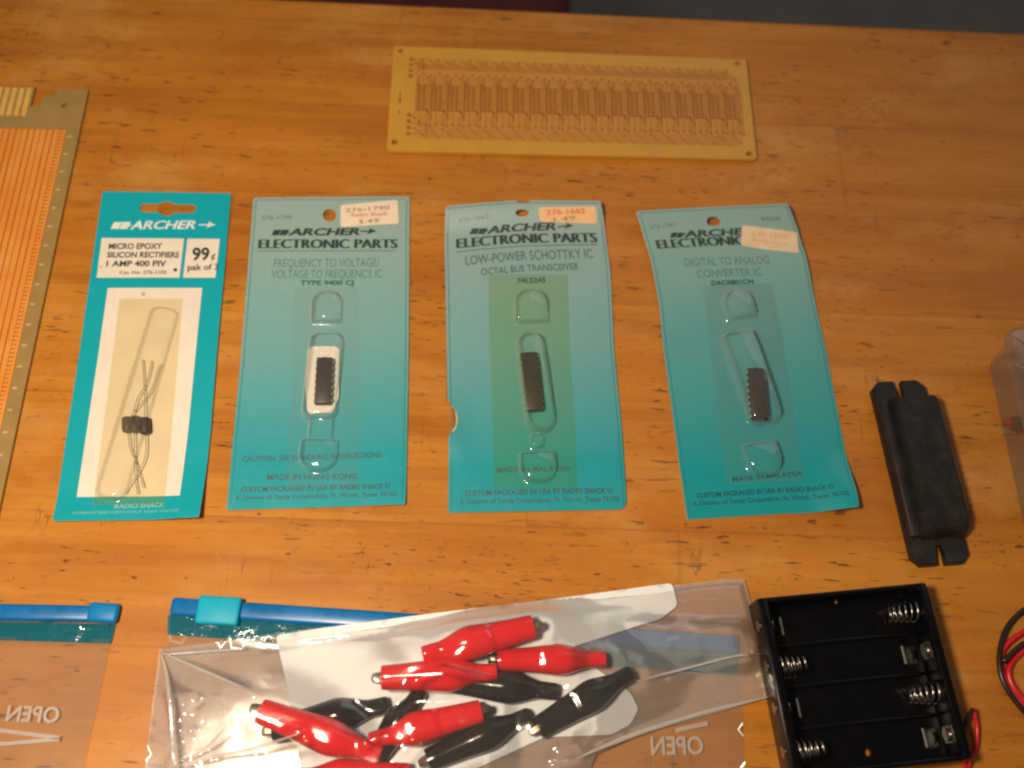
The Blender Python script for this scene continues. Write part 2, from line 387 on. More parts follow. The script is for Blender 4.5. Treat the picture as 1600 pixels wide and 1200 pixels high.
def add_extrude(bm, poly, z0, z1, mi=0, fn=None):
    """prism from a flat outline"""
    fn = fn or (lambda x, y, z: (x, y, z))
    a = sum(poly[i][0] * poly[(i + 1) % len(poly)][1] - poly[(i + 1) % len(poly)][0] * poly[i][1] for i in range(len(poly)))
    if a < 0: poly = list(reversed(poly))
    lo = [bm.verts.new(fn(x, y, z0)) for x, y in poly]; hi = [bm.verts.new(fn(x, y, z1)) for x, y in poly]; n = len(poly)
    fs = [bm.faces.new(hi), bm.faces.new(list(reversed(lo)))]
    for i in range(n): fs.append(bm.faces.new([lo[i], lo[(i + 1) % n], hi[(i + 1) % n], hi[i]]))
    for f in fs: f.material_index = mi
def round_poly(poly, rad, seg=5):
    out = []; n = len(poly)
    for i in range(n):
        p, a, b = Vector(poly[i]), Vector(poly[i - 1]), Vector(poly[(i + 1) % n])
        r_ = min(rad, (a - p).length * .45, (b - p).length * .45)
        s, e = p + (a - p).normalized() * r_, p + (b - p).normalized() * r_
        for k in range(seg + 1):
            t = k / seg; out.append(tuple((1 - t) ** 2 * s + 2 * t * (1 - t) * p + t * t * e))
    return out

# ------------------------------------------------------------------ lettering
_cache = {}
def glyphs(s, bold):
    """outline text turned into triangles: verts in font units, faces"""
    if (s, bold) in _cache: return _cache[(s, bold)]
    cu = bpy.data.curves.new('t', 'FONT'); cu.body = s; cu.resolution_u = 3; cu.offset = bold; cu.fill_mode = 'FRONT'
    o = bpy.data.objects.new('t', cu); COL.objects.link(o); bpy.context.view_layer.update()
    ev = o.evaluated_get(bpy.context.evaluated_depsgraph_get()); me = ev.to_mesh()
    v = [tuple(p.co) for p in me.vertices]; f = [tuple(p.vertices) for p in me.polygons]
    ev.to_mesh_clear(); bpy.data.objects.remove(o); bpy.data.curves.remove(cu)
    _cache[(s, bold)] = (v, f); return v, f
CAPH = None
def text_into(bm, s, fmap, width, cap, bold=0.0, shear=0.0, mi=0, shifts=(0.0,), mirror=False):
    """fmap(a, b, h): a along the line, b up, h layer"""
    global CAPH
    if CAPH is None:
        v, f = glyphs('H', 0.0); CAPH = max(p[1] for p in v)
    v, f = glyphs(s, bold)
    x0 = min(p[0] for p in v); x1 = max(p[0] for p in v); kx = width / (x1 - x0); ky = cap / CAPH
    for li, sh in enumerate(shifts):
        vv = []
        for p in v:
            a = (p[0] - x0) * kx; b = p[1] * ky
            if mirror: a = width - a
            vv.append(bm.verts.new(fmap(a + shear * b + sh, b, li)))
        for q in f:
            q = list(reversed(q)) if mirror else q
            try: bm.faces.new([vv[i] for i in q]).material_index = mi
            except ValueError: pass

# ------------------------------------------------------------------ a flexible card laid on the table
class Patch:
    """a printed sheet whose four edges follow the photo's outline at the sheet's own height; flat coordinates in mm, y up from the bottom"""
    def __init__(s, top, right, bottom, left, zf):
        # px polylines: top L->R, right T->B, bottom L->R, left T->B
        s.zf = zf
        def curve(pl, st):
            pl = [Vector(p) for p in pl]; ln = [0]
            for a, b in zip(pl, pl[1:]): ln.append(ln[-1] + (b - a).length)
            pts = []
            for p, l in zip(pl, ln): pts.append(at(p.x, p.y, zf(*st(l / ln[-1]))))
            L = [0]
            for a, b in zip(pts, pts[1:]): L.append(L[-1] + (b - a).length)
            return pts, [l / L[-1] for l in L], L[-1]
        s.c = [curve(top, lambda k: (k, 0)), curve(right, lambda k: (1, k)), curve(bottom, lambda k: (k, 1)), curve(left, lambda k: (0, k))]
        s.w = (s.c[0][2] + s.c[2][2]) / 2 * 1000; s.h = (s.c[1][2] + s.c[3][2]) / 2 * 1000
    def ev(s, c, k):
        pts, L, _ = c
        if k <= 0: return pts[0] + (pts[1] - pts[0]) * (k / L[1])
        for i in range(len(L) - 1):
            if k <= L[i + 1] or i == len(L) - 2: return pts[i] + (pts[i + 1] - pts[i]) * ((k - L[i]) / (L[i + 1] - L[i]))
    def st(s, a, b, h=0.0):
        T, Rr, B, Lf = s.c
        t0, t1, l, r = s.ev(T, a), s.ev(B, a), s.ev(Lf, b), s.ev(Rr, b)
        p = t0 * (1 - b) + t1 * b + l * (1 - a) + r * a - (T[0][0] * (1 - a) * (1 - b) + T[0][-1] * a * (1 - b) + B[0][0] * (1 - a) * b + B[0][-1] * a * b)
        return Vector((p.x, p.y, s.zf(min(1, max(0, a)), min(1, max(0, b))) + h))
    def pt(s, x, y, h=0.0): return s.st(x / s.w, 1 - y / s.h, h)
    def inv(s, u, v):
        a, b = 0.5, 0.5
        for _ in range(12):
            p = proj(s.st(a, b)); e = 1e-4
            pa = proj(s.st(a + e, b)); pb = proj(s.st(a, b + e))
            J = np.array([[(pa[0] - p[0]) / e, (pb[0] - p[0]) / e], [(pa[1] - p[1]) / e, (pb[1] - p[1]) / e]])
            d = np.linalg.solve(J, [u - p[0], v - p[1]]); a += d[0]; b += d[1]
        return Vector((a * s.w, (1 - b) * s.h))
    def poly(s, pts): return [tuple(s.inv(*p)) for p in pts]
    def text(s, bm, txt, p0, p1, cap, bold=0.0, shear=0.0, mi=0, h=0.00010, shifts=(0.0,)):
        f0, f1 = s.inv(*p0), s.inv(*p1); ex = (f1 - f0).normalized(); ey = Vector((-ex.y, ex.x))
        c = (s.inv(p0[0], p0[1] - cap) - f0).length
        def fm(a, b, li):
            q = f0 + ex * a + ey * b; return s.pt(q.x, q.y, h + li * 0.00001)
        text_into(bm, txt, fm, (f1 - f0).length, c, bold, shear, mi, shifts)
    def flat(s, bm, pts_px, h=0.00007, mi=0, flat=None):
        poly = flat or s.poly(pts_px)
        v2, tr = sheet2d(poly, (), 4.0); vs = [bm.verts.new(s.pt(x, y, h)) for x, y in v2]
        for t in tr: bm.faces.new([vs[i] for i in t]).material_index = mi
        for v in [v for v in vs if not v.link_faces]: bm.verts.remove(v)
def circle_px(cx, cy, rx, ry, n=20): return [(cx + rx * math.cos(2 * math.pi * k / n), cy + ry * math.sin(2 * math.pi * k / n)) for k in range(n)]

def card_base(name, label, patch, ink, hole, group, zc=0.0, outline=None, corner=0.8):
    c = patch.pt(patch.w / 2, patch.h / 2); root = thing(name, label, 'blister card', (c.x, c.y, 0), group)
    ol = outline or round_poly([(0, 0), (patch.w, 0), (patch.w, patch.h), (0, patch.h)], corner)
    bm = sheet_bm(ol, [hole], 2.6, lambda x, y: patch.pt(x, y), 0.00045, lambda x, y: (x / patch.w, 1 - y / patch.h))
    obj('card_sheet', bm, [ink, M['edge']], root, True, True, 40)
    return root
def border(patch, root, mat, ins=1.2, lw=0.28):
    bm = bmesh.new(); w, h = patch.w, patch.h
    for a, b in (((ins, ins), (ins, h - ins)), ((w - ins, ins), (w - ins, h - ins)), ((ins, h - ins), (w - ins, h - ins))):
        n = 40; ex = (Vector(b) - Vector(a)).normalized(); ey = Vector((-ex.y, ex.x)) * lw / 2; prev = None
        for k in range(n + 1):
            q = Vector(a).lerp(Vector(b), k / n); cur = [bm.verts.new(patch.pt(*(q - ey), 0.00006)), bm.verts.new(patch.pt(*(q + ey), 0.00006))]
            if prev: bm.faces.new([prev[0], cur[0], cur[1], prev[1]])
            prev = cur
    obj('border_line', bm, mat, root, world=True)
def rbox(x, y, hw, hh, rt, rb):
    r = rt if y > 0 else rb; qx, qy = abs(x) - hw + r, abs(y) - hh + r
    return min(max(qx, qy), 0) + math.hypot(max(qx, 0), max(qy, 0)) - r
def blister(patch, root, flange, domes, mat, step=0.45):
    """flange: px corners TL, TR, BR, BL; domes: (centre px, half width px, half height px, height mm, wall mm, top radius mm, bottom radius mm, lean deg)"""
    q = [patch.inv(*p) for p in flange]; D = []
    for (cx, cy, hw, hh, ht, wall, rt, rb, lean) in domes:
        c = patch.inv(cx, cy); a = (patch.inv(cx + hw, cy) - c).length; b = (patch.inv(cx, cy - hh) - c).length
        D.append((c, a, b, ht, wall, min(rt, a * .98, b * .98), min(rb, a * .98, b * .98), math.cos(R(lean)), math.sin(R(lean))))
    wx = (q[1] - q[0]).length; wy = (q[3] - q[0]).length; nx, ny = int(wx / step), int(wy / step)
    bm = bmesh.new(); G_ = []
    for j in range(ny + 1):
        row = []
        for i in range(nx + 1):
            a, b = i / nx, j / ny
            p = q[0] * (1 - a) * (1 - b) + q[1] * a * (1 - b) + q[2] * a * b + q[3] * (1 - a) * b
            z = 0.0
            for (c, hw, hh, ht, wall, rt, rb, cs, sn) in D:
                d = p - c; x, y = d.x * cs - d.y * sn, d.x * sn + d.y * cs
                k = min(1, max(0, -rbox(x, y, hw, hh, rt, rb) / wall)); k = k * k * (3 - 2 * k)
                z = max(z, ht * k * (.72 + (.62 if ht < 4 else .30) * (1 - .5 * ((x / hw) ** 2 + (y / hh) ** 2))))
            z += 0.10 * noise.noise(Vector((p.x * .25, p.y * .25, ht)))
            row.append(bm.verts.new(patch.pt(p.x, p.y, 0.0003 + max(0, z) * MM)))
        G_.append(row)
    for j in range(ny):
        for i in range(nx): bm.faces.new([G_[j + 1][i], G_[j + 1][i + 1], G_[j][i + 1], G_[j][i]])
    return obj('blister', bm, mat, root, True, True)

def ramp01(x, a, b):
    t = min(1, max(0, (x - a) / (b - a))); return t * t * (3 - 2 * t)

# ================================================================== setting
edge_a = R(3.487)
e0 = at(520, 0)
bm = bmesh.new()
# table slab: back edge passes through the photo's table edge
Wt, Dt, Tt = 1.5, 0.85, 0.032
add_box(bm, (0, -Dt / 2, -Tt / 2), (Wt, Dt, Tt), bevel=0.0025, seg=3)
tb = obj('tabletop', bm, M['wood'], None, True, angle=40)
tb.location = (e0.x, e0.y, 0); tb.rotation_euler = (0, 0, edge_a)
tag(tb, 'scratched oiled wooden tabletop under all the electronic parts', 'table', kind='structure')
bm = bmesh.new(); add_box(bm, (0, 1, -0.76), (8, 8, 0.02)); fl = obj('floor', bm, M['floor']); tag(fl, 'grey floor seen past the far edge of the table', 'floor', kind='structure')
# chair beyond the table: maroon seat
cx_, cy_ = at(893, 4, -0.2), at(700, 0, -0.2)
ch = thing('chair', 'dark maroon chair seat showing past the far edge of the table', 'chair', (cx_.x - 0.22, cy_.y + 0.13, -0.75))
bm = bmesh.new(); add_box(bm, (0, 0, 0.52), (0.44, 0.42, 0.06), bevel=0.02, seg=3); obj('seat', bm, M['maroon'], ch, True, angle=50)
for sx in (-1, 1):
    for sy in (-1, 1):
        bm = bmesh.new(); add_tube(bm, [(sx * .18, sy * .18, 0), (sx * .17, sy * .17, 0.50)], 0.012); obj('leg', bm, M['black_plastic'], ch, True, angle=50)

# ================================================================== prototyping board, top
pq = [(615, 71.5), (1166, 93), (1183, 249), (604, 236)]
P = [at(u, v, 0.0022) for u, v in pq]
board = thing('circuit_board', 'long pale yellow bare circuit board with rows of chip patterns, near the table edge', 'circuit board', (*((P[0] + P[1] + P[2] + P[3]) / 4).xy, 0))
pc = Patch([pq[0], pq[1]], [pq[1], pq[2]], [pq[3], pq[2]], [pq[0], pq[3]], lambda s, t: 0.0022)
holes = [pc.poly(circle_px(*c)) for c in ((627, 79, 4.2, 3.6), (617, 222, 5.2, 4.2), (1153, 99, 4.6, 3.8), (1171, 240, 5.0, 4.2))]
bm = sheet_bm(round_poly([(0, 0), (pc.w, 0), (pc.w, pc.h), (0, pc.h)], 1.8), holes, 5.0, lambda x, y: pc.pt(x, y), 0.0016, None, 0)
obj('laminate', bm, M['fibre'], board, world=True)
bw, bh = pc.w, pc.h
vb = bmesh.new()
def pst(s, t): return (s * bw, (1 - t) * bh)
pc.flat(vb, None, 0.00002, 0, round_poly([pst(.070, .17), pst(.968, .17), pst(.968, .87), pst(.070, .87)], 2))
obj('copper_veil', vb, M['fibre_veil'], board, world=True)
tbm = bmesh.new()
def seg(bm, a, b, w, h, mi=0):
    a, b = Vector(a), Vector(b); d = (b - a).normalized(); n = Vector((-d.y, d.x)) * w / 2; a = a - d * w * .3; b = b + d * w * .3
    f = bm.faces.new([bm.verts.new(pc.pt(*q, h)) for q in (a - n, b - n, b + n, a + n)]); f.material_index = mi
def pad(bm, c, r, h, mi=1, n=8):
    f = bm.faces.new([bm.verts.new(pc.pt(c[0] + r * math.cos(2 * math.pi * k / n), c[1] + r * math.sin(2 * math.pi * k / n), h)) for k in range(n)]); f.material_index = mi
L1, L2 = 0.00005, 0.00008
for k in range(20):
    s = 0.086 + k * 0.0452
    for j in range(8):                                              # one chip pattern: two rows of pads
        t = .385 + j * .032
        for dx in (-.0065, .0065): pad(tbm, pst(s + dx, t), 0.92, L2)
        seg(tbm, pst(s - .0065, t), pst(s + .0065, t), 0.7, L1, 1)
    seg(tbm, pst(s - .002, .64), pst(s - .003, .745), 0.75, L1); pad(tbm, pst(s - .003, .75), 0.75, L2)
    seg(tbm, pst(s + .010, .50), pst(s + .0165, .54), 0.6, L1); seg(tbm, pst(s + .0165, .54), pst(s + .0150, .745), 0.6, L1); pad(tbm, pst(s + .015, .75), 0.72, L2)
    seg(tbm, pst(s + .012, .60), pst(s + .0265, .66), 0.55, L1); seg(tbm, pst(s + .0265, .66), pst(s + .026, .755), 0.55, L1); pad(tbm, pst(s + .026, .76), 0.75, L2)
    for q, tt in ((-.010, .30), (.002, .265), (.013, .30), (.023, .28)):
        seg(tbm, pst(s + q, tt), pst(s + q, tt + .09 + .05 * (q < -.005)), 0.5, L1); pad(tbm, pst(s + q, tt), 0.72, L2)
    seg(tbm, pst(s - .012, .32), pst(s - .013, .62), 0.5, L1)
    for q, t0_, t1_ in ((.0170, .33, .50), (.0205, .30, .56), (.0245, .36, .60), (.0280, .31, .64), (-.0165, .34, .70), (.0200, .60, .745), (.0085, .66, .745)): seg(tbm, pst(s + q, t0_), pst(s + q - .001, t1_), 0.42, L1)
    for q in range(5):                                              # slanting feeders along the far side
        a = .052 + k * .0452 + q * .0095; seg(tbm, pst(a, .115 + .012 * q), pst(min(a + .026, .965), .225), 0.42, L1)
    pad(tbm, pst(s - .004, .128), 0.7, L2)
    for q in range(5): pad(tbm, pst(s - .004 + .0075 * q - .01, .785 + .021 * ((q + k) % 5)), 0.55, L2)
for q in range(5):
    t = .785 + q * .0215; seg(tbm, pst(.10, t), pst(.95, t), 0.45, L1)
    t = .125 + q * .022; seg(tbm, pst(.085, t), pst(.94, t), 0.28, L1)
for q in range(4):
    pad(tbm, pst(.052, .128 + q * .055), 1.15, L2); seg(tbm, pst(.052, .128 + q * .055), pst(.09, .115 + q * .03), 0.6, L1)
    pad(tbm, pst(.055, .665 + q * .058), 1.15, L2); seg(tbm, pst(.055, .665 + q * .058), pst(.105, .77 + q * .022), 0.65, L1)
for a in (.45, .50, .525, .62): seg(tbm, pst(.027, a), pst(.027, a + .03), 0.7, L1, 1)
obj('trace_pattern', tbm, [M['fibre_line'], M['fibre_pad']], board, world=True)

# ================================================================== copper board, left
ca, cb_ = at(138, 140, 0.0018), at(20, 695, 0.0018)
ey = (cb_ - ca).normalized(); ex = Vector((ey.y, -ey.x, 0))                 # ex to the left of the photo
if ex.x > 0: ex = -ex
cu = thing('stripboard', 'grey green edge connector board covered in bright copper strips', 'circuit board', (*(ca + ex * .045 + ey * .08).xy, 0))
def cpt(x, y, h=0.0): return ca + ex * (x * MM) + ey * (y * MM) + Vector((0, 0, h))
def cinv(u, v):
    d = at(u, v, 0.0018) - ca; return (d.dot(ex) * 1000, d.dot(ey) * 1000)
nx0 = cinv(92, 140)[0]; nx1 = cinv(66, 150)[0]; nx2 = cinv(51, 150)[0]; ny1 = cinv(60, 148)[1]; ny2 = cinv(58, 166)[1]
ol = [(0, 0), (nx0, 0), (nx0 + 1.0, ny1), (nx1, ny1 + .4), (nx1 + .2, ny2), (nx2, ny2), (nx2, -0.6), (95, -0.6), (95, 196), (0, 196)]
hc = cinv(101, 165); hl = [(hc[0] + 1.3 * math.cos(a), hc[1] + 1.3 * math.sin(a)) for a in [2 * math.pi * k / 14 for k in range(14)]]
bm = sheet_bm([(-x, y) for x, y in ol], [[(-x, y) for x, y in hl]], 8.0, lambda x, y: cpt(-x, y), 0.0016, None, 0)
bmesh.ops.recalc_face_normals(bm, faces=bm.faces); obj('laminate', bm, M['phenolic'], cu, world=True)
x0, y0 = cinv(103, 203)
def crect(bm, xa, xb, ya, yb, h, mi=0):
    f = bm.faces.new([bm.verts.new(cpt(x, y, h)) for x, y in ((xa, ya), (xa, yb), (xb, yb), (xb, ya))]); f.normal_update()
    if f.normal.z < 0: f.normal_flip()
    f.material_index = mi
def cdisc(bm, cx, cy, rx, ry, h, mi=1, n=9):
    f = bm.faces.new([bm.verts.new(cpt(cx + rx * math.cos(2 * math.pi * k / n), cy + ry * math.sin(2 * math.pi * k / n), h)) for k in range(n)]); f.normal_update()
    if f.normal.z < 0: f.normal_flip()
    f.material_index = mi
sb = bmesh.new(); pitch = 2.54
for i in range(30):
    xa = x0 + i * pitch + (0.25 if i else 0)
    if i == 0:                                                     # outer bus with scalloped pads
        crect(sb, xa, xa + 1.0, y0, 190, 0.00004)
        yy = y0 + 1.0
        while yy < 189: cdisc(sb, xa + 1.75, yy, 0.95, 0.72, 0.00005, 0); yy += 1.75
        crect(sb, xa + 1.0, xa + 2.4, y0, 190, 0.00003, 1)
        continue
    crect(sb, xa, xa + pitch - (0.62 if i % 3 else 0.40), y0, 190, 0.00004)
    yy = y0 + 4.0; 
    while yy < 189:
        cdisc(sb, xa + 1.1, yy, 0.30, 0.34, 0.00006, 2); yy += 2.54
obj('copper_strips', sb, [M['copper'], M['copper_dark'], M['copper_dot']], cu, world=True)
bm = bmesh.new()
crect(bm, x0 - .2, 93, y0 - .3, 190.5, 0.00002); obj('copper_gaps', bm, M['copper_dark'], cu, world=True)
for k in range(10):
    fx = nx2 + 1.0 + k * 3.05; bm = bmesh.new(); crect(bm, fx, fx + 1.95, 0.0, cinv(30, 181)[1], 0.00005); obj('contact_finger', bm, M['gold'], cu, world=True)
bm = bmesh.new()
for k in range(19):
    yy = cinv(111, 212)[1] + k * 8.8; crect(bm, x0 - 2.9, x0 - 1.1, yy, yy + 0.9, 0.00004)
obj('edge_marks', bm, M['white_mark'], cu, world=True)

# ================================================================== cards
CG = 'carded parts in a row'
LT, LB = 0.00012, 0.00010
def print_obj(root, bm, mats, name='lettering'): return obj(name, bm, mats, root, world=True)
def sticker(patch, root, quad, mat, lines, rad=1.4):
    bm = bmesh.new(); pl = round_poly([tuple(patch.inv(*q)) for q in quad], rad)
    v2, tr = sheet2d(pl, (), 3.0); vs = [bm.verts.new(patch.pt(x, y, 0.00022)) for x, y in v2]
    for t in tr: bm.faces.new([vs[i] for i in t])
    for v in [v for v in vs if not v.link_faces]: bm.verts.remove(v)
    st = obj('price_sticker', bm, mat, root, world=True)
    b2 = bmesh.new(); ms = []
    for (txt, p0, p1, cap, mat_, bold) in lines:
        if mat_ not in ms: ms.append(mat_)
        patch.text(b2, txt, p0, p1, cap, bold, 0, ms.index(mat_), 0.00032)
    m = st; o = obj('sticker_lettering', b2, ms, None)
    o.parent = st; o.data.transform(Matrix.Translation(root.location).inverted())
def logo(patch, bm, f0, f1, t0, t1, cap, a0, a1, mi=0, bold=0.028, short=None):
    """feathered arrow, slanted name, arrow head"""
    u0, v0 = f0; u1, v1 = f1; dv = (v1 - v0)
    h = cap * .42
    mid = (u0 + u1) / 2
    for uu0, uu1 in ((u0, mid - .6), (mid + .6, u1)):               # fletching: two slanted vanes
        patch.flat(bm, [(uu0, v0 + h), (uu1, v0 + h), (uu1 + h * 1.1, v0 - h), (uu0 + h * 1.1, v0 - h)], LT, mi)
    patch.flat(bm, [(u1, v1 + 1.2), (t0[0] + 1, v1 + 1.2), (t0[0] + 3, v1 - 1.2), (u1, v1 - 1.2)], LT, mi)
    patch.text(bm, short or 'ARCHER', t0, t1, cap, bold, 0.32, mi, LT, (0.0, 0.22))
    if a0:
        patch.flat(bm, [(a0[0], a0[1] + 1), (a1[0] - 12, a1[1] + 1), (a1[0] - 15, a1[1] + 5.0), a1, (a1[0] - 11, a1[1] - 5.0), (a1[0] - 11, a1[1] - 1), (a0[0], a0[1] - 1)], LT, mi)
DECO = (0.0, 0.2, 0.4, 0.6, 0.8)

# --- card with the rectifiers
z1 = lambda s, t: 0.0009 + 0.0028 * ramp01(s, .6, 1) * ramp01(t, .82, 1) + 0.0005 * math.sin(3 * t) + 0.0010 * ramp01(t, .93, 1)
c1 = Patch([(160, 299), (260, 300), (361, 302)], [(361, 302), (350, 430), (339.5, 545), (330, 665), (321, 745), (311, 808)], [(82, 814), (200, 812.5), (311, 808)], [(160, 299), (124, 550), (82, 814)], z1)
hole1 = c1.poly([(224, 318), (248, 318.5), (255, 315), (266, 315), (273, 319), (302, 319.5), (306, 323), (305, 330), (300, 333), (274, 332.5), (266, 337), (255, 336.5), (248, 332), (222, 331), (218, 327), (219, 321)])
k1 = card_base('blister_card', 'bright teal card with two white panels, hang slot and window of three rectifiers', c1, M['teal'], hole1, CG)
for nm, q in (('printed_panel', [(159, 372), (287.5, 373), (280.5, 434), (151, 434)]), ('printed_panel', [(293, 373), (343.5, 373.5), (336.5, 434), (286, 434)]), ('window_panel', [(168.5, 450), (316, 450), (281, 774), (120, 776.5)])):
    bm = bmesh.new(); c1.flat(bm, q, 0.00006); obj(nm, bm, M['panel'], k1, world=True)
bm = bmesh.new()
logo(c1, bm, (173, 352.5), (199, 352.5), (203, 358.5), (304, 357.5), 12.5, (311, 351.5), (337, 351.5), 0, 0.012)
print_obj(k1, bm, M['white_ink'])
bm = bmesh.new()
for a in (('MICRO EPOXY', (169.7, 389.2), (253, 389), 8.4, .03), ('SILICON RECTIFIERS', (167, 402.4), (279.5, 402.4), 8.2, .03), ('1 AMP 400 PIV', (166, 416.3), (259.5, 416), 8.4, .03), ('Cat. No. 276-1102', (187, 428.5), (260, 428.2), 5.2, .012), ('99', (300, 406.5), (327, 406), 18.5, .03), ('¢', (330, 405), (336, 405), 10, .02), ('pak of 3', (293, 422.5), (341, 421.5), 9.2, .02), ('®', (221, 462.5), (227, 462.5), 5, 0)):
    c1.text(bm, a[0], a[1], a[2], a[3], a[4], 0, 0, LT)
c1.flat(bm, circle_px(274, 421.8, 3.2, 2.8, 10), LT); c1.flat(bm, circle_px(157.5, 417.5, 1, 1.2, 8), LT)
print_obj(k1, bm, M['ink'])
bm = bmesh.new()
c1.text(bm, 'RADIO SHACK', (179, 794.5), (257, 791.5), 6.5, .02, 0, 0, LT)
c1.text(bm, 'A DIVISION OF TANDY CORPORATION, FT. WORTH, TEXAS 76102', (112, 803.5), (279, 798.5), 3.6, .01, 0, 0, LT)
print_obj(k1, bm, M['pale_ink'])
blister(c1, k1, [(187, 467), (286, 467), (256, 789), (145, 789)],
        [(217.5, 626, 25, 145, 3.2, 1.4, 4, 4, 9.2)], M['blister_yellow'], 0.55)
# the three rectifiers inside it
RG = 'epoxy rectifiers under the amber blister'
LEADS = [((198, 652), (199, 675), [(204, 652), (212, 640), (236, 610), (246, 580), (251, 570)], [(200, 676), (203, 700), (212, 722), (222, 755), (224, 762)], 'dark rectifier at the left of the trio under the amber blister', 1.85),
         ((211, 651), (211, 675), [(207, 650), (214, 625), (228, 600), (235, 575), (237, 564)], [(209.5, 675), (210, 710), (211, 745), (215, 772)], 'dark rectifier in the middle of the trio under the amber blister', 1.95),
         ((226, 653), (227, 678), [(226, 652), (226.5, 625), (225, 600), (223, 562)], [(228, 678), (227, 712), (216, 738), (203, 757), (195, 771)], 'dark rectifier at the right of the trio under the amber blister', 1.85)]
for (a, b, up, dn, lab, rad) in LEADS:
    zc = 0.0009 + 0.0030
    A, B = at(*a, zc), at(*b, zc); mid = (A + B) / 2
    d = thing('rectifier_diode', lab, 'diode', (mid.x, mid.y, 0.0009), RG)
    bm = bmesh.new(); ax = (B - A).normalized(); L = (B - A).length
    add_tube(bm, [A, A + ax * .0003, A + ax * .0012, A + ax * L * .5, B - ax * .0012, B - ax * .0003, B], [rad * .55 * MM, rad * .9 * MM, rad * MM, rad * 1.02 * MM, rad * MM, rad * .9 * MM, rad * .55 * MM], 16)
    obj('body', bm, M['diode'], d, True, True, 50)
    for pl in (up, dn):
        bm = bmesh.new(); add_tube(bm, spline([at(u, v, zc - 0.0008 * i / len(pl)) for i, (u, v) in enumerate(pl)], 6), 0.00018, 8); obj('lead', bm, M['lead'], d, True, True)

# --- chips
def chip(name, label, quad, pins, patch, z0, mark=True, group='chips on the teal cards'):
    """dual in line package; quad px TL TR BR BL of the top face"""
    ht = 0.0036; zt = z0 + ht
    q = [at(u, v, zt) for u, v in quad]; c = (q[0] + q[1] + q[2] + q[3]) / 4
    ay = ((q[0] + q[1]) - (q[2] + q[3])).normalized(); rz = math.atan2(-ay.x, ay.y)
    L = ((q[0] + q[1]) / 2 - (q[2] + q[3]) / 2).length; wd = ((q[0] - q[1]).length + (q[3] - q[2]).length) / 2
    o = thing(name, label, 'chip', (c.x, c.y, z0), group, rz)
    bm = bmesh.new(); add_box(bm, (0, 0, ht * .64), (wd, L, ht * .72), bevel=0.00035, seg=2)
    for v in bm.verts:
        if v.co.z > ht * .7: v.co.x *= .95; v.co.y *= .985
    b = obj('body', bm, M['chip'], o, True, angle=35)
    bm = bmesh.new(); n = 14
    f = bm.faces.new([bm.verts.new((0.0010 * math.cos(math.pi + math.pi * k / n), L / 2 * .98 + 0.0010 * math.sin(math.pi + math.pi * k / n), ht + 0.00003)) for k in range(n + 1)]); obj('notch', bm, M['dark_inside'], o)
    for sx in (-1, 1):
        for k in range(pins):
            y = (k - (pins - 1) / 2) * 0.00254 * (L / (0.00254 * pins)) * .98
            bm = bmesh.new()
            for (ca_, sz) in (((sx * (wd / 2 + .0001), y, ht * .6), (.0004, .0007, .00028)), ((sx * (wd / 2 + .0002), y, ht * .38), (.00028, .0007, ht * .46)), ((sx * (wd / 2 + .0002), y, ht * .08), (.00028, .0005, ht * .2))): add_box(bm, ca_, sz)
            obj('pin', bm, M['pin'], o)
    return o

# --- second card
z2 = lambda s, t: 0.0009 + 0.0006 * math.sin(math.pi * s) * (1 - t) + 0.0008 * ramp01(t, .9, 1) * ramp01(s, .5, 1)
c2 = Patch([(396, 309), (515, 308), (640, 307)], [(640, 307), (638.5, 558), (635, 750), (633.5, 788)], [(354, 797), (490, 793), (633.5, 788)], [(396, 309), (377, 550), (354, 797)], z2)
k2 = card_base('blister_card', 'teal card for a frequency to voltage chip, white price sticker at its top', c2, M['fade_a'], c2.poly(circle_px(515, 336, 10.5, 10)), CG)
border(c2, k2, M['ink_teal'])
bm = bmesh.new()
logo(c2, bm, (424, 363.5), (447, 363.5), (450, 368), (561.6, 367), 10.5, (563, 361.5), (588, 361.5))
c2.text(bm, 'ELECTRONIC PARTS', (403, 388.3), (618.5, 388), 14, -0.010, 0, 0, LT, DECO)
c2.flat(bm, [(402, 392.8), (618, 392.3), (618, 391.5), (402, 392)], LT)
print_obj(k2, bm, M['ink'])
bm = bmesh.new()
for a in (('FREQUENCY TO VOLTAGE/', (428, 418), (592, 416.5), 13, .0), ('VOLTAGE TO FREQUENCY IC', (424, 435), (597, 434), 13, 0.0), ('276-1790', (408.6, 343.5), (456, 343), 6.5, 0)): c2.text(bm, a[0], a[1], a[2], a[3], a[4], 0, 0, LT)
print_obj(k2, bm, M['ink_soft'])
bm = bmesh.new()
c2.text(bm, 'TYPE 9400 CJ', (469, 445.5), (552.6, 445.3), 7, .03, 0, 0, LT)
print_obj(k2, bm, M['ink_grey']); bm = bmesh.new()
for a in (('CAUTION  SEE HANDLING INSTRUCTIONS', (378.5, 721.5), (595.5, 715), 8, .015), ('MADE IN HONG KONG', (417, 749.6), (558, 748.8), 8.5, .02), ('CUSTOM PACKAGED IN USA BY RADIO SHACK ®', (376, 768.7), (609.5, 763), 7.5, .03), ('A Division of Tandy Corporation, Ft. Worth, Texas 76102', (367, 781.5), (619, 774.8), 7.2, .012)): c2.text(bm, a[0], a[1], a[2], a[3], a[4], 0, 0, LT)
print_obj(k2, bm, M['ink_grey'])
sticker(c2, k2, [(532, 321), (621, 312.5), (623.5, 350), (532, 355.5)], M['sticker'], [('276-1790', (540, 332.5), (609, 327.5), 6, M['ink_brown'], 0), ('Radio Shack', (549, 339.5), (606, 336.8), 5.5, M['ink_red'], .01), ('3.49', (560, 350.5), (592, 347.8), 6, M['ink_brown'], 0)])
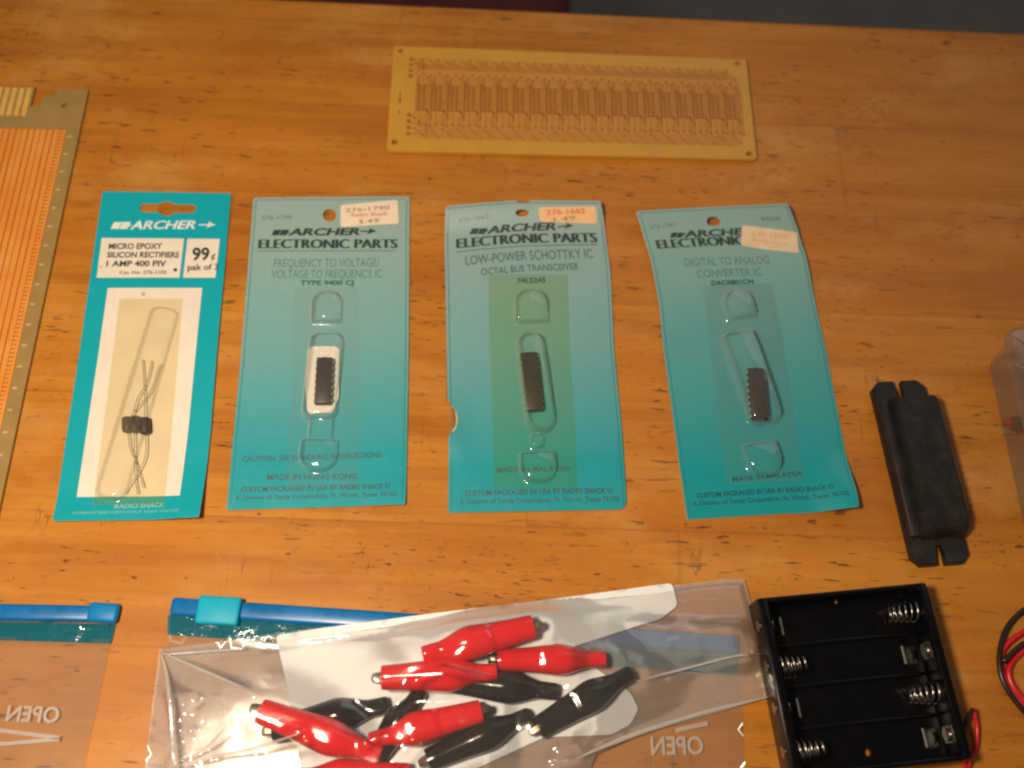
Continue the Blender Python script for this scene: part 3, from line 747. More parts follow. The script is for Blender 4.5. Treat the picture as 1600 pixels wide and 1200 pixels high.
blister(c2, k2, [(459, 449), (560, 449), (561, 762), (448, 763)],
        [(510, 482, 25, 25, 3.6, 1.2, 6, 1.2, 0), (504.5, 590, 29, 68, 6.0, 1.8, 4.5, 4.5, 2.5), (501, 672, 21, 22, 1.8, 1.5, 2, 2, 2), (497, 713, 31, 26, 3.8, 1.2, 1.5, 6.5, 3)], M['blister'])
fo = thing('foam_pad', 'white foam pad under the chip on the card with the white price sticker', 'foam pad', (*at(504, 597, 0.002).xy, 0.0013))
bm = bmesh.new(); pl = round_poly([tuple(at(u, v, 0.0026).xy) for u, v in ((481, 541), (531, 541), (529, 622), (520, 644), (480, 646), (477, 600))], 0.002)
add_extrude(bm, pl, 0.0013, 0.0026); bmesh.ops.bevel(bm, geom=[e for e in bm.edges if e.verts[0].co.z > .0025 and e.verts[1].co.z > .0025], offset=.0005, segments=2, affect='EDGES')
obj('pad', bm, M['foam'], fo, True, True, 45)
chip('chip', 'black chip lying on a white foam pad', [(494.5, 557.5), (520, 557), (516.5, 629), (490, 629.5)], 7, c2, 0.0027)

# --- third card
def z3(s, t): return 0.0009 + 0.0045 * ramp01(t, .10, 0.0) + 0.0022 * ramp01(s, .16, 0) * ramp01(abs(t - .74), .12, 0) + 0.0010 * math.sin(math.pi * s) * ramp01(t, .3, .6) * .6
c3 = Patch([(696.5, 322), (757, 316.5), (808, 313), (843, 313), (938, 314)], [(938, 314), (945, 354), (954, 426), (959.5, 548), (971, 666), (978, 765), (979, 796)], [(700, 801), (833, 798.5), (979, 796)], [(696.5, 322), (694.5, 371), (698, 550), (700, 640), (701, 727), (700, 801)], z3)
w3, h3 = c3.w, c3.h
ol3 = [(0.4, 0), (w3 - 2.6, 0), (w3 - .8, .8), (w3, 3), (w3, h3 * .35), (w3 - .3, h3 * .355), (w3, h3 * .36), (w3, h3 - .6), (w3 - .6, h3)]
nt = [c3.inv(*p) for p in ((829, 313.5), (826, 316.5), (818, 317.5), (811, 317), (806, 313.5))]
ol3 += [(nt[0].x, h3)] + [(q.x, min(q.y, h3 - .2)) for q in nt[1:4]] + [(nt[4].x, h3), (0.6, h3), (0, h3 - .6)]
lt = [c3.inv(*p) for p in ((699.5, 622), (704, 630), (711, 641), (713, 655), (711, 667), (706, 674), (702, 684))]
ol3 += [(0, lt[0].y)] + [(q.x, q.y) for q in lt[1:6]] + [(0, lt[6].y)] + [(0, 1.4), (.2, .5)]
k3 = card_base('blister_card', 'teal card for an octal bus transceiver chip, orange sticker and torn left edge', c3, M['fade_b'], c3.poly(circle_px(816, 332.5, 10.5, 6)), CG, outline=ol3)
bm = bmesh.new()                                                    # bare paper where the edge is torn
c3.flat(bm, [(704, 631), (709, 637), (713.5, 645), (715.5, 655), (713, 668), (708, 675), (706.5, 673.5), (711.5, 666), (713.5, 655), (711.5, 641.5)], LB); obj('torn_paper', bm, M['edge'], k3, world=True)
border(c3, k3, M['ink_teal'])
bm = bmesh.new()
logo(c3, bm, (733, 361.5), (757, 360.5), (760, 365.5), (869, 359.5), 11, (871, 355), (896, 353))
c3.text(bm, 'ELECTRONIC PARTS', (713, 388.3), (931, 378.8), 14.5, -0.010, 0, 0, LT, DECO)
c3.flat(bm, [(713, 394.3), (934, 382.8), (934, 381.8), (713, 393.4)], LT)
print_obj(k3, bm, M['ink'])
bm = bmesh.new()
for a in (('LOW-POWER SCHOTTKY IC', (728, 414.6), (927, 403.4), 14, .0), ('OCTAL BUS TRANSCEIVER', (752, 430.3), (905, 421.3), 10, .005), ('74LS245', (808, 442.8), (853, 441.2), 7.5, .03)): c3.text(bm, a[0], a[1], a[2], a[3], a[4], 0, 0, LT)
print_obj(k3, bm, M['ink_grey']); bm = bmesh.new()
for a in (('MADE IN MALAYSIA', (776, 738.3), (892, 736), 8, .015), ('CUSTOM PACKAGED IN USA BY RADIO SHACK ®', (726, 774.6), (957, 770.2), 7.6, .03), ('A Division of Tandy Corporation, Ft. Worth, Texas 76102', (718, 787.5), (967.5, 783), 7.4, .012)): c3.text(bm, a[0], a[1], a[2], a[3], a[4], 0, 0, LT)
print_obj(k3, bm, M['ink_grey'])
bm = bmesh.new(); c3.text(bm, '276-1662', (716.6, 348), (764, 341), 6, 0, 0, 0, LT); print_obj(k3, bm, M['ink_soft'])
sticker(c3, k3, [(841, 324.5), (931, 322.5), (933, 350), (844, 347)], M['sticker_orange'], [('276-1662', (854, 336.5), (915, 333.5), 7.5, M['ink_red'], .03), ('1.49', (866, 347), (899, 344), 6.5, M['ink_brown'], 0)])
blister(c3, k3, [(763, 430), (887, 430), (903, 764), (771, 765)],
        [(828.5, 481, 27.5, 26, 3.6, 1.2, 6, 1.2, -1), (835, 599, 25, 77, 6.2, 2.0, 5.5, 6, -4), (838, 690, 14, 14, 1.4, 1.6, 3, 3, 0), (839.5, 731, 30.5, 25, 3.6, 1.2, 2, 6, -2)], M['blister_green'])
chip('chip', 'dark brown long chip under a yellowed blister', [(812, 549.5), (839.5, 549), (850, 639.5), (822, 640.5)], 10, c3, 0.0015)

# --- fourth card, bent
def z4(s, t): return 0.0009 + 0.0050 * ramp01(t, .17, 0) * (.55 + .45 * s) + 0.0052 * ramp01(s, .72, 1) * ramp01(t, .80, 1) + 0.0016 * ramp01(s, .7, 1) * ramp01(abs(t - .2), .16, 0) + 0.0005 * math.sin(5 * t + s)
c4 = Patch([(993.5, 330), (1075, 325), (1150, 321.5), (1230, 318)], [(1230, 318), (1246, 357), (1258, 395), (1274, 473), (1291, 548), (1314, 670), (1338, 765), (1343, 792)], [(1074, 812), (1217, 803), (1324, 794), (1343, 792)], [(993.5, 330), (1016, 402), (1029.5, 473), (1036.5, 545), (1050, 640), (1062, 730), (1074, 812)], z4)
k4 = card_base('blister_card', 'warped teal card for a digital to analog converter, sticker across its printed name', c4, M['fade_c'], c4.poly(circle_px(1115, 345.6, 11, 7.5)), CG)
border(c4, k4, M['ink_teal'])
bm = bmesh.new()
logo(c4, bm, (1046, 367.5), (1065, 366.5), (1069, 371.3), (1178, 366), 9.5, None, None)
c4.text(bm, 'ELECTRONIC PARTS', (1027.5, 389), (1236, 378), 13, -0.010, 0, 0, LT, DECO)
print_obj(k4, bm, M['ink'])
bm = bmesh.new()
for a in (('DIGITAL TO ANALOG', (1071, 416.5), (1203, 411.8), 12, .0), ('CONVERTER IC', (1090, 434), (1191, 430.8), 12, .0), ('276-1787', (1015.6, 358), (1058, 354), 5.5, 0), ('84068', (1190, 346), (1220, 344.5), 6.5, .01)): c4.text(bm, a[0], a[1], a[2], a[3], a[4], 0, 0, LT)
print_obj(k4, bm, M['ink_soft'])
bm = bmesh.new()
c4.text(bm, 'DAC0801CN', (1112, 446), (1178, 443), 6.5, .03, 0, 0, LT); print_obj(k4, bm, M['ink_blue']); bm = bmesh.new()
for a in (('MADE IN MALAYSIA', (1145, 752.8), (1254, 743), 7, .02), ('CUSTOM PACKAGED IN USA BY RADIO SHACK ®', (1089, 778.3), (1303, 763), 7.2, .03), ('A Division of Tandy Corporation, Ft. Worth, Texas 76102', (1083, 790.5), (1327, 772.8), 7.2, .012)): c4.text(bm, a[0], a[1], a[2], a[3], a[4], 0, 0, LT)
print_obj(k4, bm, M['ink_blue'])
sticker(c4, k4, [(1159, 352), (1245, 363), (1248, 396), (1157, 384)], M['sticker_pink'], [('276-1787', (1174, 368), (1232, 375), 6.5, M['ink_pink'], .01), ('Radio Shack', (1176, 377.5), (1232, 384.5), 5, M['ink_pink'], 0)])
blister(c4, k4, [(1098, 447), (1206, 442), (1256, 752), (1134, 760)],
        [(1152, 477, 25, 22, 3.3, 1.2, 6, 1.2, -8), (1172, 591, 29, 72, 6.2, 2.0, 3, 4, -9), (1191, 719, 29, 27, 3.6, 1.2, 1.5, 6.5, -8)], M['blister'])
chip('chip', 'glossy black chip under the blister of the warped card', [(1170, 574.5), (1193.5, 573.5), (1203, 653), (1175, 655)], 8, c4, 0.0018)

# ================================================================== black reed switch housing
zb = 0.003
o_, yb = at(1360, 597, zb), at(1428, 885, zb); ry = (o_ - yb).normalized(); rz = math.atan2(-ry.x, ry.y)
RL = (o_ - yb).length; RW = 0.0210
rs = thing('sensor_housing', 'black plastic sensor housing with slotted mounting ends', 'sensor', (yb.x, yb.y, 0), None, rz)
def slot_end(y, s):                                                # outline points of one slotted end, left to right
    return [(0.003, y), (RW / 2 - .0016, y), (RW / 2 - .0014, y - s * .0075), (RW / 2 + .0014, y - s * .0075), (RW / 2 + .0016, y), (RW - .003, y)]
ol = [(0, .003)] + slot_end(0, -1) + [(RW, .003), (RW, RL - .003)] + list(reversed(slot_end(RL, 1))) + [(0, RL - .003)]
bm = bmesh.new(); add_extrude(bm, ol, 0, .0032)
bmesh.ops.bevel(bm, geom=[e for e in bm.edges if e.verts[0].co.z > .003 and e.verts[1].co.z > .003], offset=.0005, segments=2, affect='EDGES')
obj('base', bm, M['reed'], rs, True, angle=40)
bm = bmesh.new(); prof = [(.0090, .0031), (.0112, .0085), (.0150, .0106), (RL - .0110, .0106), (RL - .0090, .0092), (RL - .0080, .0031)]
xl, xr = .0036, RW + .0004
A = [bm.verts.new((xl + (.0009 if z > .004 else 0), y, z)) for y, z in prof]; B = [bm.verts.new((xr - (.0006 if z > .004 else 0), y, z)) for y, z in prof]
for i in range(len(prof) - 1): bm.faces.new([A[i], B[i], B[i + 1], A[i + 1]])
bm.faces.new(list(reversed(A))); bm.faces.new(B); bm.faces.new([A[0], A[-1], B[-1], B[0]])
bmesh.ops.recalc_face_normals(bm, faces=bm.faces)
bmesh.ops.bevel(bm, geom=list(bm.edges), offset=.0006, segments=2, affect='EDGES'); obj('cover', bm, M['reed'], rs, True, angle=30)
bm = bmesh.new(); add_box(bm, (.0022, RL * .5 + .0005, .0048), (.0042, RL - .019, .0034), bevel=.0009); obj('side_ledge', bm, M['reed'], rs, True, angle=40)
bm = bmesh.new()
add_tube(bm, [(RW * .52, RL - .0165, .0103), (RW * .52, RL - .0165, .0113)], .0011, 12); obj('screw_post', bm, M['reed'], rs, True, angle=40)

# ================================================================== battery holder
HB = 0.0135
q0, q1, q2 = at(1186, 944, HB), at(1447, 908, HB), at(1511, 1188, HB)
bx = (q1 - q0); BW = bx.length; BD = (q1 - q2).length
rz = (math.atan2(bx.y, bx.x) + math.atan2((q1 - q2).y, (q1 - q2).x) - math.pi / 2) / 2
bx = Vector((math.cos(rz), math.sin(rz), 0)); by = Vector((-bx.y, bx.x, 0)); o_ = q1 - bx * BW - by * BD
bh_ = thing('battery_holder', 'empty black four cell battery holder with springs and red wires', 'battery holder', (o_.x, o_.y, 0), None, rz)
t_ = .0018
def hole_box(bm, x0, x1, y0, y1, z0, z1, bev=.0005): add_box(bm, ((x0 + x1) / 2, (y0 + y1) / 2, (z0 + z1) / 2), (x1 - x0, y1 - y0, z1 - z0), bevel=bev, seg=2)
def bxi(u, v, z): d = at(u, v, z) - o_; return (d.dot(bx), d.dot(by))
ha, hb = bxi(1305, 938, .0015), bxi(1359, 1193, .0015)
hl = [[(c[0] + .0012 * math.cos(a), c[1] + .0012 * math.sin(a)) for a in [2 * math.pi * k / 12 for k in range(12)]] for c in (ha, (min(max(hb[0], .01), BW - .01), max(hb[1], .006)))]
sc_ = lambda P_: [(x * 1000, y * 1000) for x, y in P_]
bm = sheet_bm(sc_([(.001, .001), (BW - .001, .001), (BW - .001, BD - .001), (.001, BD - .001)]), [sc_(h) for h in hl], 9.0, lambda x, y: Vector((x * MM, y * MM, .0019)), .0017, None, 0)
obj('floor_plate', bm, M['black_gloss'], bh_)
for (a, b, c, d, h) in ((0, BW, BD - t_, BD, HB - .0015), (0, BW, 0, t_, HB - .0015)):
    bm = bmesh.new(); hole_box(bm, a, b, c, d, 0, h, .0007); obj('side_wall', bm, M['black_gloss'], bh_, True, angle=40)
for (a, b) in ((0, .0036), (BW - .0032, BW)):
    bm = bmesh.new(); hole_box(bm, a, b, .0002, BD - .0002, .0001, HB, .0009); obj('end_wall', bm, M['black_gloss'], bh_, True, angle=40)
pit = (BD - 2 * t_) / 4
for k in (1, 2, 3):
    bm = bmesh.new(); hole_box(bm, .003, BW - .003, t_ + pit * k - .0006, t_ + pit * k + .0006, .0015, .0036, .0004); obj('divider', bm, M['black_gloss'], bh_, True, angle=40)
for k in range(4):
    yc = BD - t_ - pit * (k + .5); zc = .0074; right = (k % 2 == 0)
    xw = BW - .0034 if right else .0038; s = -1 if right else 1
    bm = bmesh.new(); pts = []; turns = 4.6; n = 110
    for i in range(n + 1):
        a = 2 * math.pi * turns * i / n; rr = .0038 - .0013 * i / n; pts.append((xw + s * (.0004 + .0092 * i / n), yc + rr * math.cos(a), zc + rr * math.sin(a)))
    add_tube(bm, pts, .00036, 8); sp = obj('spring', bm, M['spring'], bh_, True)
    xo = .0037 if right else BW - .0033
    bm = bmesh.new(); add_box(bm, (xo + (.0002 if right else -.0002), yc, zc), (.0003, .0052, .0056)); add_tube(bm, [(xo, yc, zc), (xo - s * .0000 + (.0011 if right else -.0011), yc, zc)], .0022, 16)
    obj('contact_plate', bm, M['spring'], bh_, True, angle=40)
    xr_ = 0.0 if not right else BW
    bm = bmesh.new(); add_tube(bm, [(-.0004, yc, zc + .001), (.0006, yc, zc + .001)], .0019, 16); obj('rivet', bm, M['jaw'], bh_, True, angle=40)
    bm = bmesh.new(); add_tube(bm, [(xo + (.0060 if right else -.0060), yc - .003, .0024), (xo + (.0060 if right else -.0060), yc + .003, .0024)], .0004, 6); obj('polarity_mark', bm, M['chip_mark'], bh_)
def wire(name, pts, mat, parent, rad=.0008):
    bm = bmesh.new(); add_tube(bm, spline([at(u, v, z) for u, v, z in pts], 8), rad, 10); return obj(name, bm, mat, parent, True, True)
wire('red_wire', [(1503, 1185, .004), (1510, 1200, .003), (1517, 1187, .002), (1525, 1168, .0016), (1527, 1140, .0018), (1523, 1117, .003), (1521, 1108, .0035)], M['red_wire'], bh_)
wire('black_wire', [(1503, 1150, .004), (1508, 1135, .0035), (1513, 1120, .0035), (1521, 1108, .0036)], M['black_wire'], bh_)
wire('red_wire', [(1210, 1018, .004), (1199, 1012, .003), (1194, 1003, .003), (1199, 998, .0035), (1191, 993, .003), (1187, 989, .003)], M['red_wire'], bh_)

# ================================================================== loose wires at the right
lw = thing('wire_bundle', 'loop of red and black wire at the edge of the table view', 'wire', (*at(1590, 1040).xy, 0))
wire('black_wire', [(1660, 935, .0012), (1625, 943, .0012), (1598, 955, .0014), (1573, 982, .0018), (1562, 1022, .002), (1566, 1060, .0022), (1588, 1097, .0016), (1625, 1135, .0011), (1660, 1160, .001)], M['black_wire'], lw, .00095)
wire('red_wire', [(1660, 965, .001), (1625, 975, .001), (1596, 990, .0011), (1571, 1010, .0012), (1563, 1035, .001), (1572, 1065, .0010), (1600, 1102, .0010), (1650, 1145, .001)], M['red_wire'], lw, .0010)
wire('black_wire', [(1660, 990, .003), (1625, 998, .003), (1596, 1008, .0032), (1567, 1034, .0042), (1556, 1052, .003)][:4], M['black_wire'], lw, .00090)
wire('red_wire', [(1660, 1000, .001), (1625, 1006, .001), (1597, 1018, .001), (1579, 1038, .001), (1577, 1058, .001), (1590, 1083, .001), (1625, 1118, .001), (1660, 1140, .001)], M['red_wire'], lw, .00115)

# ================================================================== clear box at the right
BH = 0.022
cq = [at(1538, 560), at(1597, 828)]; dn = (cq[1] - cq[0]).normalized(); rt = Vector((-dn.y, dn.x, 0)); rt = rt if rt.x > 0 else -rt
cbx = thing('clear_box', 'clear plastic box cut off by the edge of the view', 'plastic box', (*(cq[0] + dn * .04 + rt * .04).xy, 0))
bl, bwid = .078, .09
def bp(x, y, z): return cq[0] + rt * x + dn * y + Vector((0, 0, z))
def ring(ins, z, r): return [bp(x, y, z) for x, y in round_poly([(ins, ins), (bwid - ins, ins), (bwid - ins, bl - ins), (ins, bl - ins)], r, 6)]
bm = bmesh.new(); rings = [ring(.0015, .0002, .006), ring(.0004, .0012, .006), ring(0, .004, .006), ring(-.0008, BH * .85, .006), ring(-.0022, BH * .87, .006), ring(-.0022, BH, .006), ring(-.0010, BH + .0012, .006), ring(.006, BH + .0014, .006)]
rv = [[bm.verts.new(p) for p in r_] for r_ in rings]
for A, B in zip(rv, rv[1:]):
    for k in range(len(A)): bm.faces.new([A[k], A[(k + 1) % len(A)], B[(k + 1) % len(A)], B[k]])
bm.faces.new(rv[0]); bm.faces.new(rv[-1]); bmesh.ops.recalc_face_normals(bm, faces=bm.faces)
obj('shell', bm, M['clear_box'], cbx, True, True, 35)
sm = thing('small_component', 'tiny dark component with a red end lying in the clear box', 'component', (*at(1588, 668).xy, .0006))
bm = bmesh.new(); add_box(bm, at(1594, 663, .003), (.007, .0055, .004), bevel=.0008); obj('body', bm, M['black_plastic'], sm, True, True, 40)
bm = bmesh.new(); add_tube(bm, [at(1586, 664, .002), at(1572, 657, .002)], .0016, 12); obj('red_end', bm, M['red_wire'], sm, True, True, 40)
bm = bmesh.new(); add_tube(bm, [at(1586, 673, .001), at(1566, 674, .001)], .0011, 8); obj('lead', bm, M['lead'], sm, True, True, 40)

# ================================================================== zip bags
def bar_between(bm, a, b, wid, z0, z1, bev):
    d = (b - a); L = d.length; d.normalize(); rot = Matrix(((d.x, -d.y, 0), (d.y, d.x, 0), (0, 0, 1)))
    add_box(bm, (*((a + b) / 2).xy, (z0 + z1) / 2), (L, wid, z1 - z0), rot, bev, 3)
def print_mirrored(bm, txt, p0, p1, cap, z):
    A, B = at(*p0, z), at(*p1, z); d = (B - A).normalized(); n = Vector((-d.y, d.x, 0)); c = (at(p0[0], p0[1] - cap, z) - A).length
    text_into(bm, txt, lambda a, b, h: A + d * a + n * b, (B - A).length, c, .02, 0, 0, (0.0,), True)
def stroke(bm, a, b, w, z):
    A, B = at(*a, z), at(*b, z); d = (B - A).normalized(); n = Vector((-d.y, d.x, 0)) * w / 2
    bm.faces.new([bm.verts.new(p) for p in (A - n, B - n, B + n, A + n)])
ZG = 'zip bags with blue closures'
_za, _zb = at(268, 950, 0).xy, at(1153, 1012, 0).xy
def over_zip(x, y):
    ab = _zb - _za; p = Vector((x * MM, y * MM)) - _za; t = max(0, min(1, p.dot(ab) / ab.length_squared)); return 0.0028 * ramp01((p - ab * t).length, .0105, .0035)
def flat_film(poly_px, z, amp, step=4.0, seed=0, ride=0.0):
    pl = [tuple(v * 1000 for v in at(u, w, z).xy) for u, w in poly_px]
    return sheet_bm(pl, [], step, lambda x, y: Vector((x * MM, y * MM, z + ride * over_zip(x, y) + amp * (.5 + noise.noise(Vector((x * .045, y * .045, seed))) + .5 * noise.noise(Vector((x * .14, y * .11, seed + 5)))))))

# bag one, cut by the left edge
zb1 = thing('zip_bag', 'flat clear bag with a blue zip, OPEN printed backwards, slider not in view', 'zip bag', (*at(60, 1080).xy, 0), ZG)
bm = bmesh.new(); bar_between(bm, at(-160, 954, .001), at(184, 960.5, .001), .0056, .0005, .0030, .0011)
obj('zip_track', bm, M['zip_blue'], zb1, True, True, 40)
bm = bmesh.new(); bar_between(bm, at(138, 956, .002), at(186, 959, .002), .0067, .0004, .0036, .0014); obj('end_stop', bm, M['zip_mid'], zb1, True, True, 40)
obj('zip_flange', flat_film([(-160, 968), (180, 975), (173, 1005.5), (-160, 996)], .0012, .0007, 2.0, 3), M['zip_teal'], zb1, True, True)
for k, z in enumerate((.0004, .0010)):
    obj('film', flat_film([(-160, 990), (173, 1000), (167, 1032), (131, 1200), (118, 1265), (-160, 1265)], z, .0008, 4.0, k * 7 + 1), M['film_flat'], zb1, True, True)
bm = bmesh.new(); print_mirrored(bm, 'OPEN', (8, 1126), (90, 1129), 23, .0025)
obj('lettering', bm, M['film_print'], zb1, world=True); bm = bmesh.new()
stroke(bm, (-40, 1136), (93, 1153), .0012, .0025); stroke(bm, (-40, 1166), (93, 1155), .0012, .0025)
obj('arrow_mark', bm, M['film_print'], zb1, world=True)

# bag two, under the bag of clips
zb2 = thing('zip_bag', 'clear bag with a blue zip and cyan slider, lying under the bag of clips', 'zip bag', (*at(600, 1080).xy, 0), ZG)
za, zz = (268, 948), (1153, 1008)
bm = bmesh.new(); bar_between(bm, at(*za, .001), at(*zz, .001), .0062, .0005, .0030, .0012); obj('zip_track', bm, M['zip_blue'], zb2, True, True, 40)
bm = bmesh.new(); bar_between(bm, at(309, 953, .003), at(376, 957, .003), .0096, .0003, .0052, .0010); obj('slider', bm, M['zip_cyan'], zb2, True, True, 40)
obj('zip_flange', flat_film([(263, 961), (1153, 1020), (1151, 1055), (262, 992)], .0012, .0008, 1.8, 9), M['zip_teal'], zb2, True, True)
for k, z in enumerate((.0003, .0008)):
    obj('film', flat_film([(262, 986), (1152, 1048), (1160, 1120), (1168, 1265), (262, 1265)], z, .0005, 4.0, k * 5 + 21), M['film_flat'], zb2, True, True)
bm = bmesh.new(); print_mirrored(bm, 'OPEN', (1018, 1179), (1100, 1178), 27, .0018); obj('lettering', bm, M['film_print'], zb2, world=True); bm = bmesh.new(); stroke(bm, (1056, 1141), (1106, 1130), .0014, .0018)
obj('arrow_mark', bm, M['film_print'], zb2, world=True)

# ================================================================== crocodile clips
CLIP_L = 0.0375
def make_clip(color):
    root = thing('alligator_clip', 'clip', 'clip', (0, 0, 0), 'alligator clips in the clear bag')
    prof = [(0, 2.3), (.02, 2.55), (.15, 2.6), (.20, 2.9), (.28, 3.9), (.36, 4.85), (.43, 5.15), (.50, 4.95), (.62, 4.40), (.80, 3.9), (.97, 3.6), (1.0, 3.45)]
    bm = bmesh.new(); n = 28; rings = []
    pts = []
    for i in range(len(prof) - 1):
        (x0, r0), (x1, r1) = prof[i], prof[i + 1]; k = 3
        pts += [(x0 + (x1 - x0) * j / k, r0 + (r1 - r0) * j / k) for j in range(k)]
    pts.append(prof[-1])
    for _ in range(3): pts = [pts[0]] + [(pts[i][0], (pts[i - 1][1] + 2 * pts[i][1] + pts[i + 1][1]) / 4) for i in range(1, len(pts) - 1)] + [pts[-1]]
    for (x, r_) in pts:
        fl_ = 1 - .10 * x
        rings.append([bm.verts.new((x * CLIP_L, r_ * MM * math.cos(a), r_ * MM * fl_ * math.sin(a))) for a in [2 * math.pi * k / n for k in range(n)]])
    inner = [[bm.verts.new((CLIP_L * x, r_ * MM * math.cos(2 * math.pi * k / n), r_ * .9 * MM * math.sin(2 * math.pi * k / n))) for k in range(n)] for x, r_ in ((1.0, 2.9), (.85, 2.6))]
    allr = rings + inner
    for A, B in zip(allr, allr[1:]):
        for k in range(n): bm.faces.new([A[k], B[k], B[(k + 1) % n], A[(k + 1) % n]])
    bm.faces.new(inner[-1]).material_index = 1
    tl = [bm.verts.new((.0006, 1.5 * MM * math.cos(2 * math.pi * k / n), 1.5 * MM * math.sin(2 * math.pi * k / n))) for k in range(n)]
    for k in range(n): bm.faces.new([rings[0][k], rings[0][(k + 1) % n], tl[(k + 1) % n], tl[k]])
    bm.faces.new(list(reversed(tl))).material_index = 1
    bmesh.ops.recalc_face_normals(bm, faces=bm.faces)
    obj('boot', bm, [M[color + '_vinyl'], M['dark_inside']], root, True, angle=60)
    for s in (-1, 1):
        bm = bmesh.new(); A = []
        secs = [(.80, 1.9, .7), (1.0, 1.7, .65), (1.045, 1.5, .55), (1.075, 1.2, .35), (1.085, .8, .15)]
        for (x, hw, th) in secs:
            zc_ = s * (.25 + th)
            A.append([bm.verts.new((x * CLIP_L, yy * MM, (s * .12 + zz_) * MM)) for yy, zz_ in ((-hw, 0), (hw, 0), (hw, s * th), (hw * .5, s * (th + .8)), (-hw * .5, s * (th + .8)), (-hw, s * th))])
        for P_, Q_ in zip(A, A[1:]):
            for k in range(6): bm.faces.new([P_[k], P_[(k + 1) % 6], Q_[(k + 1) % 6], Q_[k]])
        bm.faces.new(A[0]); bm.faces.new(list(reversed(A[-1]))); bmesh.ops.recalc_face_normals(bm, faces=bm.faces)
        obj('jaw', bm, M['jaw'], root, True, angle=40)
    return root
CLIPS = [('red', (660, 1023), (833, 979), .0110, 'red clip nearest the cards, jaws pointing at the battery holder', 10),
         ('red', (946, 1030), (777, 1031), .0072, 'red clip lying flat with its narrow tail toward the battery holder', 60),
         ('red', (776, 1050), (596, 1059), .0098, 'red clip crossing over the tail of the topmost red clip, jaws toward the slider', -20),
         ('red', (594, 1181), (407, 1111), .0105, 'red clip with open square jaws by the crumpled side of the bag', 30),
         ('red', (577, 1158), (752, 1111), .0078, 'red clip between two black clips, jaws toward the front of the white patch', -35),
         ('red', (455, 1215), (640, 1212), .0062, 'red clip cut off by the near edge of the view', 15),
         ('black', (606, 1101), (425, 1141), .0050, 'black clip lying underneath the red clip with square jaws', 0),
         ('black', (657, 1080), (576, 1196), .0050, 'black clip running under two red clips behind a film crease', 40),
         ('black', (870, 1081), (692, 1062), .0052, 'black clip with its mouth hidden beneath red clips', 0),
         ('black', (986, 1051), (840, 1138), .0056, 'black clip nearest the battery holder, lying alone', 0),
         ('black', (828, 1117), (668, 1188), .0056, 'black clip beside the one lying alone, jaws at the near edge', 25)]
proto = {}; segs = []
for (col, tail, mouth, zc, lab, spin) in CLIPS:
    o = proto[col] = make_clip(col) if col not in proto else copy_tree(proto[col])
    A, B = at(*tail, zc), at(*mouth, zc); d = B - A; ln = d.length
    tilt = 0.0
    o.location = A; o.rotation_mode = 'QUATERNION'
    o.rotation_quaternion = Matrix.Rotation(math.atan2(d.y, d.x), 3, 'Z').to_quaternion() @ Matrix.Rotation(R(spin), 3, 'X').to_quaternion()
    k = ln / CLIP_L; kr = min(1.16, max(1.04, k * 1.1)); o.scale = (k, kr, kr)
    o['label'] = lab; segs.append((A * 1000, B * 1000, zc * 1000, k))

# ================================================================== bag of clips
bag = thing('plastic_bag', 'crumpled clear bag with a white patch, holding red and black clips', 'plastic bag', (*at(650, 1080).xy, 0))
bag_px = [(249, 1015), (430, 992), (700, 958), (1000, 921), (1130, 905.5), (1163, 905), (1178, 960), (1197, 1030), (1212, 1086), (1100, 1120), (985, 1152), (930, 1180), (900, 1265), (222, 1265), (228, 1190), (238, 1100), (245, 1050)]
CREASE = [([(249, 1017), (330, 1052), (408, 1092)], 1.5, 1.6), ([(250, 1022), (264, 1060), (272, 1110), (278, 1195)], 1.8, 2.4), ([(258, 1080), (266, 1120), (268, 1200)], 1.2, 2.0), ([(1212, 1084), (1100, 1112), (990, 1149), (930, 1172)], 3.0, 2.6),
          ([(285, 1188), (340, 1160), (360, 1130)], 1.2, 1.8), ([(280, 1196), (360, 1178), (480, 1150)], 2.0, 2.2), ([(310, 1200), (400, 1188), (490, 1165)], 1.6, 2.0), ([(256, 1023), (330, 1016), (400, 1014)], 0.9, 1.6),
          ([(284, 1142), (350, 1146), (395, 1138)], 0.7, 1.4), ([(300, 1105), (315, 1085), (322, 1060)], 0.9, 2.2), ([(1197, 1030), (1130, 1040), (1040, 1060)], 1.0, 2.5), ([(1180, 965), (1120, 985), (1040, 1010)], .8, 2.5),
          ([(575, 1170), (620, 1112), (655, 1072), (690, 1056), (760, 1070)], 2.2, 2.2), ([(620, 1195), (650, 1160)], 1.2, 1.4), ([(870, 1180), (940, 1165), (1000, 1150)], 1.6, 2.2), ([(860, 1200), (900, 1190), (960, 1182)], 2.0, 2.2), ([(560, 985), (700, 962), (790, 955)], 1.0, 2.2)]
CR = [([at(u, v, .003) * 1000 for u, v in pl], a, w) for pl, a, w in CREASE]
def dseg(p, a, b):
    ab = (b - a).xy; t = max(0, min(1, (p - a.xy).dot(ab) / max(1e-9, ab.length_squared))); return (p - (a.xy + ab * t)).length, t
bag_mm = [tuple(v * 1000 for v in at(u, v_, .001).xy) for u, v_ in bag_px]
def edge_d(p): return min(dseg(p, Vector((*a, 0)), Vector((*b, 0)))[0] for a, b in zip(bag_mm, bag_mm[1:] + bag_mm[:1]))
